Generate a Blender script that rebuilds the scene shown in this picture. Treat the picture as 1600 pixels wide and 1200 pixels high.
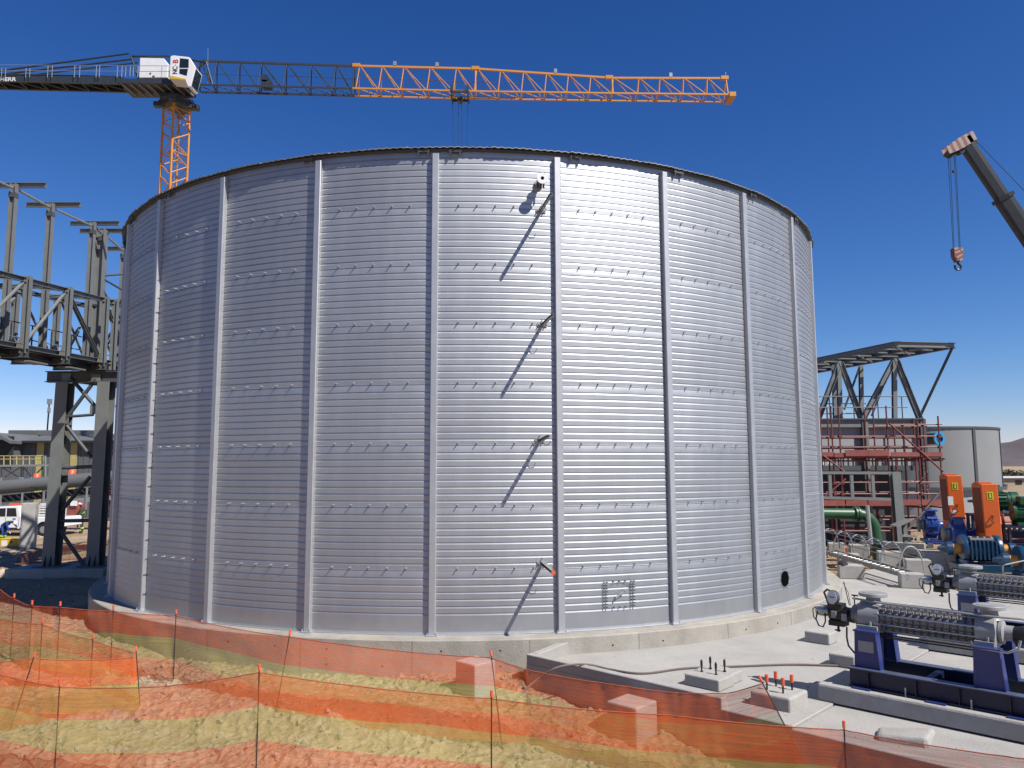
import bpy, bmesh, math, random
from mathutils import Vector, Matrix, noise, Euler
R = math.radians; pi = math.pi
for o in list(bpy.data.objects): bpy.data.objects.remove(o, do_unlink=True)
S = bpy.context.scene
col = S.collection
rnd = random.Random(7)

# ---------------------------------------------------------------- camera
PITCH, ROLL, HC, FPX = .10791, -.00301, 3.2025, 1200.0
fw = Vector((0, math.cos(PITCH), math.sin(PITCH)))
rt0 = Vector((1, 0, 0)); up0 = Vector((0, -math.sin(PITCH), math.cos(PITCH)))
rt = rt0*math.cos(ROLL) + up0*math.sin(ROLL)
upv = up0*math.cos(ROLL) - rt0*math.sin(ROLL)
cd = bpy.data.cameras.new('camera'); cam = bpy.data.objects.new('camera', cd); col.objects.link(cam)
cd.sensor_width = 36; cd.lens = 36*FPX/1600; cd.clip_start = .05; cd.clip_end = 20000
cam.matrix_world = Matrix(((rt.x, upv.x, -fw.x, 0), (rt.y, upv.y, -fw.y, 0), (rt.z, upv.z, -fw.z, HC), (0, 0, 0, 1)))
S.camera = cam

# ---------------------------------------------------------------- light
SUN_AZ, SUN_EL = 50.5, 49.0            # degrees right of the direction from the tank to the camera; height
sd = Vector((math.sin(R(SUN_AZ))*math.cos(R(SUN_EL)), -math.cos(R(SUN_AZ))*math.cos(R(SUN_EL)), math.sin(R(SUN_EL))))
w = bpy.data.worlds.new('World'); S.world = w; w.use_nodes = True
nt = w.node_tree; bg = nt.nodes['Background']
sky = nt.nodes.new('ShaderNodeTexSky'); sky.sky_type = 'NISHITA'; sky.sun_disc = False
sky.sun_elevation = R(SUN_EL); sky.sun_rotation = math.atan2(sd.x, sd.y)
sky.altitude = 600; sky.air_density = 1.0; sky.dust_density = 0; sky.ozone_density = 3.0
# the camera's colour response to the clear desert sky, the same in every direction
sp_ = nt.nodes.new('ShaderNodeSeparateColor'); cb_ = nt.nodes.new('ShaderNodeCombineColor'); nt.links.new(sky.outputs[0], sp_.inputs[0])
for i_, (g_, t_) in enumerate(((1.70, .25), (1.30, .475), (1.045, 1.0))):
    pw = nt.nodes.new('ShaderNodeMath'); pw.operation = 'POWER'; pw.inputs[1].default_value = g_
    ml = nt.nodes.new('ShaderNodeMath'); ml.operation = 'MULTIPLY'; ml.inputs[1].default_value = t_
    nt.links.new(sp_.outputs[i_], pw.inputs[0]); nt.links.new(pw.outputs[0], ml.inputs[0]); nt.links.new(ml.outputs[0], cb_.inputs[i_])
nt.links.new(cb_.outputs[0], bg.inputs[0]); bg.inputs[1].default_value = .0705
sl = bpy.data.lights.new('sun', 'SUN'); sun = bpy.data.objects.new('sun', sl); col.objects.link(sun)
sl.energy = 5.0; sl.angle = R(.53); sl.color = (1, .955, .89)
sun.rotation_euler = sd.to_track_quat('Z', 'Y').to_euler()
S.view_settings.view_transform = 'Standard'; S.view_settings.look = 'None'
S.view_settings.gamma = 1; S.view_settings.use_curve_mapping = False; S.view_settings.exposure = 0.56
S.render.engine = 'CYCLES'
S.cycles.transparent_max_bounces = 24; S.cycles.max_bounces = 8

# ---------------------------------------------------------------- helpers
def ray(px, py):
    return fw + rt*((px-800)/FPX) - upv*((py-600)/FPX)
CO = Vector((0, 0, HC))
def at_z(px, py, z): d = ray(px, py); return CO + d*((z-HC)/d.z)
def at_y(px, py, y): d = ray(px, py); return CO + d*(y/d.y)
def at_x(px, py, x): d = ray(px, py); return CO + d*(x/d.x)
V = Vector
PM = {}
def T(loc, rz=0): return Matrix.Translation(loc) @ Matrix.Rotation(rz, 4, 'Z')

def tag(o, label=None, cat=None, group=None, kind=None):
    if label: o['label'] = label
    if cat: o['category'] = cat
    if group: o['group'] = group
    if kind: o['kind'] = kind
    return o
def thing(name, label, cat, loc=(0, 0, 0), rz=0, group=None):
    o = bpy.data.objects.new(name, None); col.objects.link(o)
    o.empty_display_size = .2
    o.location = loc; o.rotation_euler = (0, 0, rz)
    PM[o] = T(V(loc), rz)
    return tag(o, label, cat, group)
def kids(o): return [c for c in bpy.data.objects if c.parent == o]
def copy_tree(o, parent=None):
    c = o.copy(); col.objects.link(c)
    if parent: c.parent = parent
    for ch in kids(o): copy_tree(ch, c)
    return c

class MB:
    def __init__(s): s.v = []; s.f = []
    def add(s, vs, fs):
        n = len(s.v); s.v += [V(p) for p in vs]; s.f += [tuple(n+i for i in q) for q in fs]
        return s
    def box(s, c, d, M=None):
        x, y, z = d[0]/2, d[1]/2, d[2]/2
        vs = [V((i*x, j*y, k*z)) for k in (-1, 1) for j in (-1, 1) for i in (-1, 1)]
        c = V(c)
        vs = [(M @ p if M else p) + c for p in vs]
        return s.add(vs, [(0, 2, 3, 1), (4, 5, 7, 6), (0, 1, 5, 4), (2, 6, 7, 3), (0, 4, 6, 2), (1, 3, 7, 5)])
    def basis(s, p0, p1, up=(0, 0, 1)):
        d = (p1-p0).normalized(); u = V(up)
        if abs(d.dot(u)) > .98: u = V((0, 1, 0)) if abs(d.y) < .9 else V((1, 0, 0))
        x = d.cross(u).normalized(); y = x.cross(d).normalized()
        return d, x, y
    def beam(s, p0, p1, w, h, up=(0, 0, 1)):
        p0, p1 = V(p0), V(p1); d, x, y = s.basis(p0, p1, up)
        vs = []
        for p in (p0, p1):
            for a, b in ((-1, -1), (1, -1), (1, 1), (-1, 1)): vs.append(p + x*a*w/2 + y*b*h/2)
        return s.add(vs, [(3, 2, 1, 0), (4, 5, 6, 7), (0, 1, 5, 4), (1, 2, 6, 5), (2, 3, 7, 6), (3, 0, 4, 7)])
    def ibeam(s, p0, p1, w, h, t=.02, up=(0, 0, 1)):
        p0, p1 = V(p0), V(p1); d, x, y = s.basis(p0, p1, up)
        a, b = w/2, h/2
        pr = [(-a, -b), (a, -b), (a, -b+t), (t/2, -b+t), (t/2, b-t), (a, b-t), (a, b), (-a, b), (-a, b-t), (-t/2, b-t), (-t/2, -b+t), (-a, -b+t)]
        n = len(pr); vs = [p + x*q[0] + y*q[1] for p in (p0, p1) for q in pr]
        fs = [(i, (i+1) % n, n+(i+1) % n, n+i) for i in range(n)]
        for o in (0, n):
            for q in ((0, 1, 2, 11), (3, 4, 9, 10), (5, 6, 7, 8)):
                fs.append(tuple(o+i for i in (q if o else q[::-1])))
        return s.add(vs, fs)
    def channel(s, p0, p1, w, h, t=.02, up=(0, 0, 1)):
        p0, p1 = V(p0), V(p1); d, x, y = s.basis(p0, p1, up)
        for a, b, c, e in ((0, h/2-t/2, w, t), (0, -h/2+t/2, w, t), (-w/2+t/2, 0, t, h-2*t)):
            o = x*a + y*b; s.beam(p0+o, p1+o, c, e, up)
        return s
    def tube(s, p0, p1, r, n=8, r2=None, caps=True):
        p0, p1 = V(p0), V(p1); d, x, y = s.basis(p0, p1); r2 = r if r2 is None else r2
        vs = [p + (x*math.cos(2*pi*i/n) + y*math.sin(2*pi*i/n))*q for p, q in ((p0, r), (p1, r2)) for i in range(n)]
        fs = [(i, (i+1) % n, n+(i+1) % n, n+i) for i in range(n)]
        if caps: fs += [tuple(range(n))[::-1], tuple(range(n, 2*n))]
        return s.add(vs, fs)
    def path(s, pts, r, n=6):
        pts = [V(p) for p in pts]; m = len(pts); rings = []
        x = None
        for i, p in enumerate(pts):
            d = (pts[min(i+1, m-1)] - pts[max(i-1, 0)]).normalized()
            if x is None: _, x, _y = s.basis(p, p+d)
            x = (x - d*x.dot(d)).normalized(); y = d.cross(x)
            rings.append([p + (x*math.cos(2*pi*k/n) + y*math.sin(2*pi*k/n))*r for k in range(n)])
        vs = [q for g in rings for q in g]
        fs = [(i*n+k, i*n+(k+1) % n, (i+1)*n+(k+1) % n, (i+1)*n+k) for i in range(m-1) for k in range(n)]
        fs += [tuple(range(n))[::-1], tuple(range((m-1)*n, m*n))]
        return s.add(vs, fs)
    def lathe(s, prof, o=(0, 0, 0), ax=(0, 0, 1), n=20, caps=True):
        o, ax = V(o), V(ax).normalized(); _, x, y = s.basis(V((0, 0, 0)), ax)
        vs = []
        for r, z in prof:
            for k in range(n): vs.append(o + ax*z + (x*math.cos(2*pi*k/n) + y*math.sin(2*pi*k/n))*max(r, 1e-4))
        m = len(prof)
        fs = [(i*n+k, i*n+(k+1) % n, (i+1)*n+(k+1) % n, (i+1)*n+k) for i in range(m-1) for k in range(n)]
        if caps: fs += [tuple(range(n))[::-1], tuple(range((m-1)*n, m*n))]
        return s.add(vs, fs)
    def prism(s, poly, e):
        e = V(e); n = len(poly); vs = [V(p) for p in poly] + [V(p)+e for p in poly]
        fs = [tuple(range(n))[::-1], tuple(range(n, 2*n))] + [(i, (i+1) % n, n+(i+1) % n, n+i) for i in range(n)]
        return s.add(vs, fs)
    def xf(s, M): s.v = [M @ p for p in s.v]; return s
    def build(s, name, mat, parent=None, smooth=False, bevel=0, local=False, kind=None, label=None, segs=1):
        me = bpy.data.meshes.new(name)
        vs = s.v
        M = None
        if parent is not None:
            q = parent
            while q.parent: q = q.parent
            M = PM.get(q)
            if M is not None and not local:
                I = M.inverted(); vs = [I @ p for p in vs]
        me.from_pydata([tuple(p) for p in vs], [], s.f)
        bm = bmesh.new(); bm.from_mesh(me)
        bmesh.ops.recalc_face_normals(bm, faces=bm.faces)
        if bevel:
            es = [e for e in bm.edges if len(e.link_faces) == 2 and e.calc_face_angle(0) > R(35)]
            bmesh.ops.bevel(bm, geom=es, offset=bevel, segments=segs, affect='EDGES', profile=.5)
        bm.to_mesh(me); bm.free()
        if smooth:
            me.shade_smooth(); me.set_sharp_from_angle(angle=R(40))
        o = bpy.data.objects.new(name, me); col.objects.link(o)
        if mat: me.materials.append(mat)
        if parent is not None: o.parent = parent
        if kind: o['kind'] = kind
        if label: o['label'] = label
        return o
def jog(o, *mats):
    for m in mats: o.data.materials.append(m)
    return o

# ---------------------------------------------------------------- materials
def mat(name, c, rough=.6, metal=0, var=.12, scale=3.0, bump=0, bscale=40, spec=None, rvar=.0, rand=0, c2=None, streak=None, coat=0, dust=0):
    m = bpy.data.materials.new(name); m.use_nodes = True; t = m.node_tree; L = t.links
    b = t.nodes['Principled BSDF']
    b.inputs['Roughness'].default_value = rough; b.inputs['Metallic'].default_value = metal
    if spec is not None: b.inputs['Specular IOR Level'].default_value = spec
    if coat: b.inputs['Coat Weight'].default_value = coat; b.inputs['Coat Roughness'].default_value = .15
    tc = t.nodes.new('ShaderNodeTexCoord')
    mp = t.nodes.new('ShaderNodeMapping'); L.new(tc.outputs['Object'], mp.inputs[0])
    if streak: mp.inputs['Scale'].default_value = streak
    n = t.nodes.new('ShaderNodeTexNoise'); n.inputs['Scale'].default_value = scale; n.inputs['Detail'].default_value = 7; n.inputs['Roughness'].default_value = .65
    L.new(mp.outputs[0], n.inputs['Vector'])
    cr = t.nodes.new('ShaderNodeValToRGB'); L.new(n.outputs[0], cr.inputs[0])
    cr.color_ramp.elements[0].position = .3; cr.color_ramp.elements[1].position = .7
    d = c2 or [min(1, x*(1+var)) for x in c]
    cr.color_ramp.elements[0].color = (*[x*(1-var) for x in c], 1); cr.color_ramp.elements[1].color = (*d, 1)
    out = cr.outputs[0]
    if dust:
        for sc_, am, dc in ((.55, dust, (.29, .22, .145)), (2.3, dust*.7, (.15, .135, .115)), (14, dust*.4, (.12, .105, .09))):
            nd = t.nodes.new('ShaderNodeTexNoise'); nd.inputs['Scale'].default_value = sc_; nd.inputs['Detail'].default_value = 9; nd.inputs['Roughness'].default_value = .7
            L.new(tc.outputs['Object'], nd.inputs['Vector'])
            md = t.nodes.new('ShaderNodeMapRange'); md.inputs[1].default_value = .50; md.inputs[2].default_value = .78; md.inputs[4].default_value = am
            L.new(nd.outputs[0], md.inputs[0]); mx = t.nodes.new('ShaderNodeMix'); mx.data_type = 'RGBA'
            L.new(md.outputs[0], mx.inputs[0]); L.new(out, mx.inputs[6]); mx.inputs[7].default_value = (*dc, 1); out = mx.outputs[2]
    if rand:
        oi = t.nodes.new('ShaderNodeObjectInfo'); mr = t.nodes.new('ShaderNodeMapRange')
        mr.inputs[3].default_value = 1-rand; mr.inputs[4].default_value = 1+rand
        L.new(oi.outputs['Random'], mr.inputs[0])
        hs = t.nodes.new('ShaderNodeHueSaturation'); L.new(out, hs.inputs['Color']); L.new(mr.outputs[0], hs.inputs['Value']); out = hs.outputs[0]
    L.new(out, b.inputs['Base Color'])
    if rvar:
        mr = t.nodes.new('ShaderNodeMapRange'); mr.inputs[3].default_value = rough-rvar; mr.inputs[4].default_value = rough+rvar
        L.new(n.outputs[0], mr.inputs[0]); L.new(mr.outputs[0], b.inputs['Roughness'])
    if bump:
        n2 = t.nodes.new('ShaderNodeTexNoise'); n2.inputs['Scale'].default_value = bscale; n2.inputs['Detail'].default_value = 5
        L.new(tc.outputs['Object'], n2.inputs['Vector'])
        bp = t.nodes.new('ShaderNodeBump'); bp.inputs['Strength'].default_value = bump; bp.inputs['Distance'].default_value = .03
        L.new(n2.outputs[0], bp.inputs['Height']); L.new(bp.outputs[0], b.inputs['Normal'])
    return m
GALV = mat('galvanised_sheet', (.375, .385, .395), .52, .80, var=.09, scale=1.3, rvar=.06, rand=.07, bump=.04, bscale=3, streak=(1, 1, .35))
GALVC = mat('galvanised_section', (.42, .43, .445), .5, .65, var=.05, scale=4, rvar=.06)
RIM = mat('weathered_roof_sheet', (0.216, 0.2088, 0.198), .6, .3, var=.2, scale=6)
CONC = mat('pale_concrete', (0.3024, 0.2916, 0.2736), .9, dust=.35, var=.12, scale=1.1, bump=.25, bscale=30)
CONCW = mat('cast_concrete_wall', (0.288, 0.27, 0.234), .9, dust=.5, var=.22, scale=1.6, bump=.25, bscale=25, streak=(1, 1, .5))
CONCB = mat('block_concrete', (0.3168, 0.306, 0.2844), .9, dust=.4, var=.12, scale=3, bump=.25, bscale=30, rand=.05)
STEEL = mat('grey_painted_steel', (0.1548, 0.162, 0.1548), .5, .1, var=.1, scale=3)
STEELD = mat('dark_grey_steel', (0.0612, 0.0684, 0.0756), .55, .1, var=.15, scale=3)
STEELL = mat('light_galvanised_tube', (0.3024, 0.3096, 0.3024), .45, .5, var=.1)
BLACK = mat('black_rubber', (0.0108, 0.0108, 0.01152), .6, var=.2)
DARKHOLE = mat('dark_opening', (.003, .003, .0035), 1, var=.1, spec=.02)
ORANGE = mat('crane_orange_paint', (0.4896, 0.2052, 0.0252), .45, var=.08, scale=2)
CRDARK = mat('crane_dark_grey_paint', (0.0252, 0.0324, 0.0396), .45, var=.15)
CRWHITE = mat('crane_white_paint', (0.6216, 0.63, 0.63), .4, var=.04)
CRYEL = mat('yellow_paint', (0.54, 0.3456, 0.0144), .45, var=.06)
GLASS = mat('dark_glass', (0.0108, 0.01584, 0.02016), .06, var=.1)
BOOM = mat('boom_dark_paint', (0.0216, 0.02376, 0.02664), .42, var=.2)
REDW = mat('red_paint', (0.324, 0.0432, 0.0324), .5, var=.15)
SHADE_W = mat('shaded_white_paint', (0.2592, 0.216, 0.1944), .6, var=.25, scale=9)  # white muted: shade of the crane head's near side put into the colour
SHADE_R = mat('shaded_red_paint', (0.1728, 0.0504, 0.036), .6, var=.3, scale=9)  # red muted the same way, near side's shade in the colour
SCAFF = mat('red_oxide_scaffold', (0.1368, 0.0288, 0.0252), .55, var=.25, scale=6)
DECK = mat('red_oxide_plank', (0.1944, 0.0504, 0.0396), .7, var=.2, scale=4, rand=.1)
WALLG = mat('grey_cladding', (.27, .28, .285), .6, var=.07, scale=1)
WALLD = mat('dark_pipe_and_shade', (0.036, 0.0396, 0.04464), .6, var=.2)  # dark pipe tone, also painted shade beneath the feed house
TANKG = mat('grey_painted_tank', (.20, .207, .208), .5, var=.05, scale=.7)
NAVYSHEEN = mat('skid_top_sheen', (.10, .115, .18), .35, .3, var=.2, scale=6)  # lighter blue: sky sheen on the skid beam tops painted in
BLUE = mat('pump_blue_paint', (.016, .046, .21), .35, var=.15, scale=4, coat=.3)
NAVY = mat('skid_blue_paint', (0.02016, 0.03456, 0.144), .4, var=.12, scale=4, coat=.2)
NAVYD = mat('skid_beam_paint', (0.00576, 0.00936, 0.036), .45, var=.2, scale=4)
TEAL = mat('motor_teal_paint', (0.00576, 0.0396, 0.09), .35, var=.12, coat=.3)
GREEN = mat('pipe_green_paint', (0.02016, 0.072, 0.0288), .42, var=.12)
GREENM = mat('motor_green_paint', (0.0072, 0.0612, 0.02304), .4, var=.12)
GORANGE = mat('guard_orange_paint', (0.54, 0.0936, 0.0072), .45, var=.07)
GORANGED = mat('guard_mesh_panel', (0.1584, 0.0288, 0.00576), .7, var=.2, scale=60)
LABELY = mat('yellow_sticker', (0.54, 0.5184, 0.0144), .5, var=.03)
PAPER = mat('white_label', (0.63, 0.63, 0.6132), .6, var=.03)
CAST = mat('cast_iron_grey', (.21, .20, .19), .45, .35, var=.25, scale=9, bump=.2, bscale=60)
CASTL = mat('grey_primer_casting', (0.2664, 0.2664, 0.2592), .5, .1, var=.08, scale=7)
CASTD = mat('oily_dark_metal', (0.0252, 0.02376, 0.0216), .4, .3, var=.4, scale=12)
CHROME = mat('bare_metal', (0.396, 0.3888, 0.3744), .3, .9, var=.1, scale=9)
CYAN = mat('blue_cover', (0.0144, 0.216, 0.4464), .4, var=.08)
CAPR = mat('orange_plastic_cap', (0.576, 0.0936, 0.036), .45, var=.06)
ROD = mat('rusty_steel_rod', (0.0252, 0.01584, 0.01152), .8, var=.4, scale=20)
RUST = mat('rusted_steel', (0.1152, 0.0504, 0.0288), .85, var=.35, scale=10)
HOSE = mat('dusty_hose', (0.1296, 0.0972, 0.0864), .7, var=.2)
SHEDW = mat('shed_wall_grey', (0.0864, 0.0936, 0.0972), .7, var=.1, scale=.5)
SHEDR = mat('shed_roof_grey', (0.1224, 0.126, 0.126), .6, .2, var=.12, scale=.4)
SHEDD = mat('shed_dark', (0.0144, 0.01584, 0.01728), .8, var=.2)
SHEDY = mat('translucent_yellow_sheet', (0.36, 0.3024, 0.1152), .6, var=.1)
CARW = mat('white_car_paint', (0.6552, 0.6636, 0.672), .25, var=.03, coat=.6)
SKIN = mat('skin', (0.0864, 0.0468, 0.0288), .6, var=.1)
CLOTHG = mat('dark_green_overall', (0.0216, 0.0432, 0.0252), .9, var=.2, scale=9)
CLOTHB = mat('blue_overall', (0.0108, 0.036, 0.1872), .9, var=.2, scale=9)
HIVIS = mat('lime_band', (0.324, 0.54, 0.036), .7, var=.05)

def ground_mat():
    m = bpy.data.materials.new('dry_red_soil'); m.use_nodes = True; t = m.node_tree; L = t.links
    b = t.nodes['Principled BSDF']; b.inputs['Roughness'].default_value = .95; b.inputs['Specular IOR Level'].default_value = .15
    tc = t.nodes.new('ShaderNodeTexCoord')
    n1 = t.nodes.new('ShaderNodeTexNoise'); n1.inputs['Scale'].default_value = .35; n1.inputs['Detail'].default_value = 6
    n2 = t.nodes.new('ShaderNodeTexNoise'); n2.inputs['Scale'].default_value = 5; n2.inputs['Detail'].default_value = 9; n2.inputs['Roughness'].default_value = .7
    n3 = t.nodes.new('ShaderNodeTexVoronoi'); n3.inputs['Scale'].default_value = 9
    for n in (n1, n2, n3): L.new(tc.outputs['Object'], n.inputs['Vector'])
    c1 = t.nodes.new('ShaderNodeValToRGB'); L.new(n1.outputs[0], c1.inputs[0])
    c1.color_ramp.elements[0].position = .35; c1.color_ramp.elements[0].color = (0.296, 0.204, 0.130, 1)
    c1.color_ramp.elements[1].position = .66; c1.color_ramp.elements[1].color = (0.414, 0.333, 0.229, 1)
    c2 = t.nodes.new('ShaderNodeValToRGB'); L.new(n2.outputs[0], c2.inputs[0])
    c2.color_ramp.elements[0].position = .3; c2.color_ramp.elements[0].color = (.6, .56, .52, 1)
    c2.color_ramp.elements[1].position = .7; c2.color_ramp.elements[1].color = (1.15, 1.15, 1.15, 1)
    mx = t.nodes.new('ShaderNodeMix'); mx.data_type = 'RGBA'; mx.blend_type = 'MULTIPLY'; mx.inputs[0].default_value = 1
    L.new(c1.outputs[0], mx.inputs[6]); L.new(c2.outputs[0], mx.inputs[7]); L.new(mx.outputs[2], b.inputs['Base Color'])
    ad = t.nodes.new('ShaderNodeMath'); ad.operation = 'ADD'; L.new(n2.outputs[0], ad.inputs[0]); L.new(n3.outputs[0], ad.inputs[1])
    bp = t.nodes.new('ShaderNodeBump'); bp.inputs['Strength'].default_value = 1; bp.inputs['Distance'].default_value = .07
    L.new(ad.outputs[0], bp.inputs['Height']); L.new(bp.outputs[0], b.inputs['Normal'])
    return m
SOIL = ground_mat()
HILL = mat('bare_hill', (.088, .072, .078), .95, var=.25, scale=.004)
STONE = mat('pale_stone', (0.3024, 0.2448, 0.1872), .9, var=.25, scale=5, rand=.2)

def net_mat(nm='woven_barrier_net', co=(.76, .165, .042, 1), cy=(.52, .46, .13, 1)):
    m = bpy.data.materials.new(nm); m.use_nodes = True; t = m.node_tree; L = t.links
    t.nodes.remove(t.nodes['Principled BSDF']); out = t.nodes['Material Output']
    uv = t.nodes.new('ShaderNodeUVMap'); uv.uv_map = 'UVMap'
    sp = t.nodes.new('ShaderNodeSeparateXYZ'); L.new(uv.outputs[0], sp.inputs[0])
    cr = t.nodes.new('ShaderNodeValToRGB'); cr.color_ramp.interpolation = 'CONSTANT'; L.new(sp.outputs[1], cr.inputs[0])
    e = cr.color_ramp.elements
    e[0].position = 0; e[0].color = co; e[1].position = .33; e[1].color = cy
    k = e.new(.66); k.color = co
    mp = t.nodes.new('ShaderNodeMapping'); mp.inputs['Scale'].default_value = (.9, 60, 1); L.new(uv.outputs[0], mp.inputs[0])
    n = t.nodes.new('ShaderNodeTexNoise'); n.inputs['Scale'].default_value = 1.0; n.inputs['Detail'].default_value = 4; L.new(mp.outputs[0], n.inputs['Vector'])
    mr = t.nodes.new('ShaderNodeMapRange'); mr.inputs[1].default_value = .25; mr.inputs[2].default_value = .75
    mr.inputs[3].default_value = .28; mr.inputs[4].default_value = .70; L.new(n.outputs[0], mr.inputs[0])
    df = t.nodes.new('ShaderNodeBsdfDiffuse'); tl = t.nodes.new('ShaderNodeBsdfTranslucent')
    L.new(cr.outputs[0], df.inputs[0]); L.new(cr.outputs[0], tl.inputs[0])
    m1 = t.nodes.new('ShaderNodeMixShader'); m1.inputs[0].default_value = .4; L.new(df.outputs[0], m1.inputs[1]); L.new(tl.outputs[0], m1.inputs[2])
    tr = t.nodes.new('ShaderNodeBsdfTransparent')
    m2 = t.nodes.new('ShaderNodeMixShader'); L.new(mr.outputs[0], m2.inputs[0]); L.new(tr.outputs[0], m2.inputs[1]); L.new(m1.outputs[0], m2.inputs[2])
    L.new(m2.outputs[0], out.inputs[0])
    return m
NET = net_mat()
NETBROWN = net_mat('brown_barrier_net', (.22, .06, .03, 1), (.19, .12, .045, 1))  # same weave in a darker brownish red

# ---------------------------------------------------------------- ground, hills
TC = V((-1.2706, 25.944, 0)); TR = 10.743; TH = 9.691; T0 = -.02583; NB = 27; DT = 2*pi/NB
U = V((.72, -.694, 0)).normalized(); W = V((-U.y, U.x, 0)); GZ = math.atan2(U.y, U.x)
KO = V((.24, 14.37, 0))                 # outer corner of the apron
def sm(a, b, x):
    t = max(0, min(1, (x-a)/(b-a))); return t*t*(3-2*t)
def gz(x, y):
    z = -.65 - .15*max(0, min(14.4-y, 6))
    if y > 16: z += -.1*sm(16, 30, y)
    # a bund of loose soil between the two net lines
    rx = x + .8*noise.noise((x*.3, y*.3, 3))
    z += .16*math.exp(-((y-(12.75-.10*rx))/.55)**2)*sm(3.5, 1.5, x)*sm(-12, -8, x)
    d = math.hypot(x, y-12)
    k = 1 - sm(14, 40, d)
    if k > 0:
        z += k*(.10*noise.noise((x*.5, y*.5, 0)) + .07*noise.noise((x*1.6, y*1.6, 5)) + .10*max(0, noise.noise((x*3.6, y*3.6, 9))) + .045*noise.noise((x*8, y*8, 2)) + .03*abs(noise.noise((x*15, y*15, 4))))
    g = V((x, y, 0))-KO; u, v = g.dot(U), g.dot(W)
    if u > -.3 and v > -.1 and u < 14: z = min(z, -.75)
    return z
def grow(a, b, st, lo, hi):
    xs = []; x = a
    while x < b: xs.append(x); x += st
    xs.append(b); s = st; x = b
    while x < hi: s *= 1.35; x += s; xs.append(x)
    s = st; x = a; pre = []
    while x > lo: s *= 1.35; x -= s; pre.append(x)
    return pre[::-1] + xs
gx = grow(-12, 6, .05, -9000, 9000); gy = grow(9.5, 16, .05, -4000, 9000)
m = MB(); nx = len(gx)
m.v = [V((x, y, gz(x, y))) for y in gy for x in gx]
m.f = [(j*nx+i, j*nx+i+1, (j+1)*nx+i+1, (j+1)*nx+i) for j in range(len(gy)-1) for i in range(nx-1)]
m.build('ground', SOIL, smooth=True, kind='structure')
m = MB(); N = 90; rows = 8
for j in range(rows):
    for i in range(N):
        a = R(20) + i/(N-1)*R(95)       # a long ridge to the right of the view and behind it
        rr = 5200 + j*260 + 200*noise.noise((i*.2, j, 0))
        h = (math.sin(pi*j/(rows-1))**.8)*(190 + 90*noise.noise((i*.13, j*.1, 1)) + 45*noise.noise((i*.5, j*.5, 2)))*sm(0, .1, i/(N-1))
        m.v.append(V((rr*math.sin(a), rr*math.cos(a), -5+max(0, h))))
m.f = [(j*N+i, j*N+i+1, (j+1)*N+i+1, (j+1)*N+i) for j in range(rows-1) for i in range(N-1)]
m.build('hills', HILL, smooth=True, kind='structure')

# loose stones on the soil: nobody could count them
m = MB()
ico = []
b_ = bmesh.new(); bmesh.ops.create_icosphere(b_, subdivisions=1, radius=1)
iv = [v.co.copy() for v in b_.verts]; iff = [tuple(v.index for v in f.verts) for f in b_.faces]; b_.free()
def stone(m, x, y, z, r):
    E = Euler((rnd.random()*6, rnd.random()*6, rnd.random()*6)).to_matrix(); q = rnd.random()*50
    sc = V((1, .6+.4*rnd.random(), .45+.4*rnd.random()))
    m.add([V((x, y, z)) + E @ V((p.x*sc.x, p.y*sc.y, p.z*sc.z))*r*(1+.35*noise.noise(p*1.5+V((q, 0, 0)))) for p in iv], iff)
k = 0
while k < 4200:
    x, y = rnd.uniform(-13, 5), rnd.uniform(9.3, 16.5)
    g = V((x, y, 0))-KO
    if (g.dot(U) > -.05 and g.dot(W) > -.05) or (V((x, y, 0))-TC).length < TR+.6: continue
    r = .008 + .065*rnd.random()**4
    stone(m, x, y, gz(x, y)+r*.2, r); k += 1
for k in range(700):
    x, y = rnd.uniform(-26, -11.5), rnd.uniform(17, 38)
    r = .02 + .10*rnd.random()**4
    stone(m, x, y, gz(x, y)+r*.2, r)
m.build('gravel', STONE, kind='stuff')

# ---------------------------------------------------------------- ring wall and apron
def ring(r0, r1, z0, z1, n=160):
    m = MB()
    for i in range(n):
        a = 2*pi*i/n
        for r, z in ((r1, z0), (r1, z1-.02), (r1-.02, z1), (r0, z1), (r0, z0)): m.v.append(TC + V((r*math.sin(a), -r*math.cos(a), z)))
    for i in range(n):
        j = (i+1) % n
        for k in range(4): m.f.append((i*5+k, j*5+k, j*5+k+1, i*5+k+1))
    return m
ring(TR-.6, TR+.46, -1.6, 0).build('ring_wall', CONCW, smooth=True, kind='structure')
JOINT = mat('dirty_joint', (0.144, 0.1332, 0.1152), .9)
rw = [o for o in bpy.data.objects if o.name == 'ring_wall'][0]
m = MB()
for i in range(64):
    a = 2*pi*i/64 - .3; n_ = V((math.sin(a), -math.cos(a), 0))
    for z in (-.2, -.48):
        if (i*7+int(z*-50)) % 3: m.tube(TC+n_*(TR+.45)+V((0, 0, z)), TC+n_*(TR+.463)+V((0, 0, z)), .016, 8)
m.build('tie_hole', DARKHOLE, rw, kind='stuff')
m = MB()
for i in range(32):
    a = 2*pi*i/32 - .25; n_ = V((math.sin(a), -math.cos(a), 0)); m.box(TC+n_*(TR+.459)+V((0, 0, -.35)), (.006, .008, .66), Matrix.Rotation(a, 3, 'Z'))
m.build('formwork_joint', JOINT, rw, kind='stuff')
def G(u, v, z=0): return KO + U*u + W*v + V((0, 0, z))
m = MB(); m.prism([G(0, 0, -1.7), G(4.97, 0, -1.7), G(4.97, 24, -1.7), G(0, 24, -1.7)], (0, 0, 1.38)); ap = m.build('apron_slab', CONC, kind='structure', bevel=.012)
m = MB(); m.prism([G(4.985, -.05, -1.7), G(20, -.05, -1.7), G(20, 24, -1.7), G(4.985, 24, -1.7)], (0, 0, 1.355)); m.build('apron_slab', CONC, kind='structure', bevel=.012)
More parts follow.
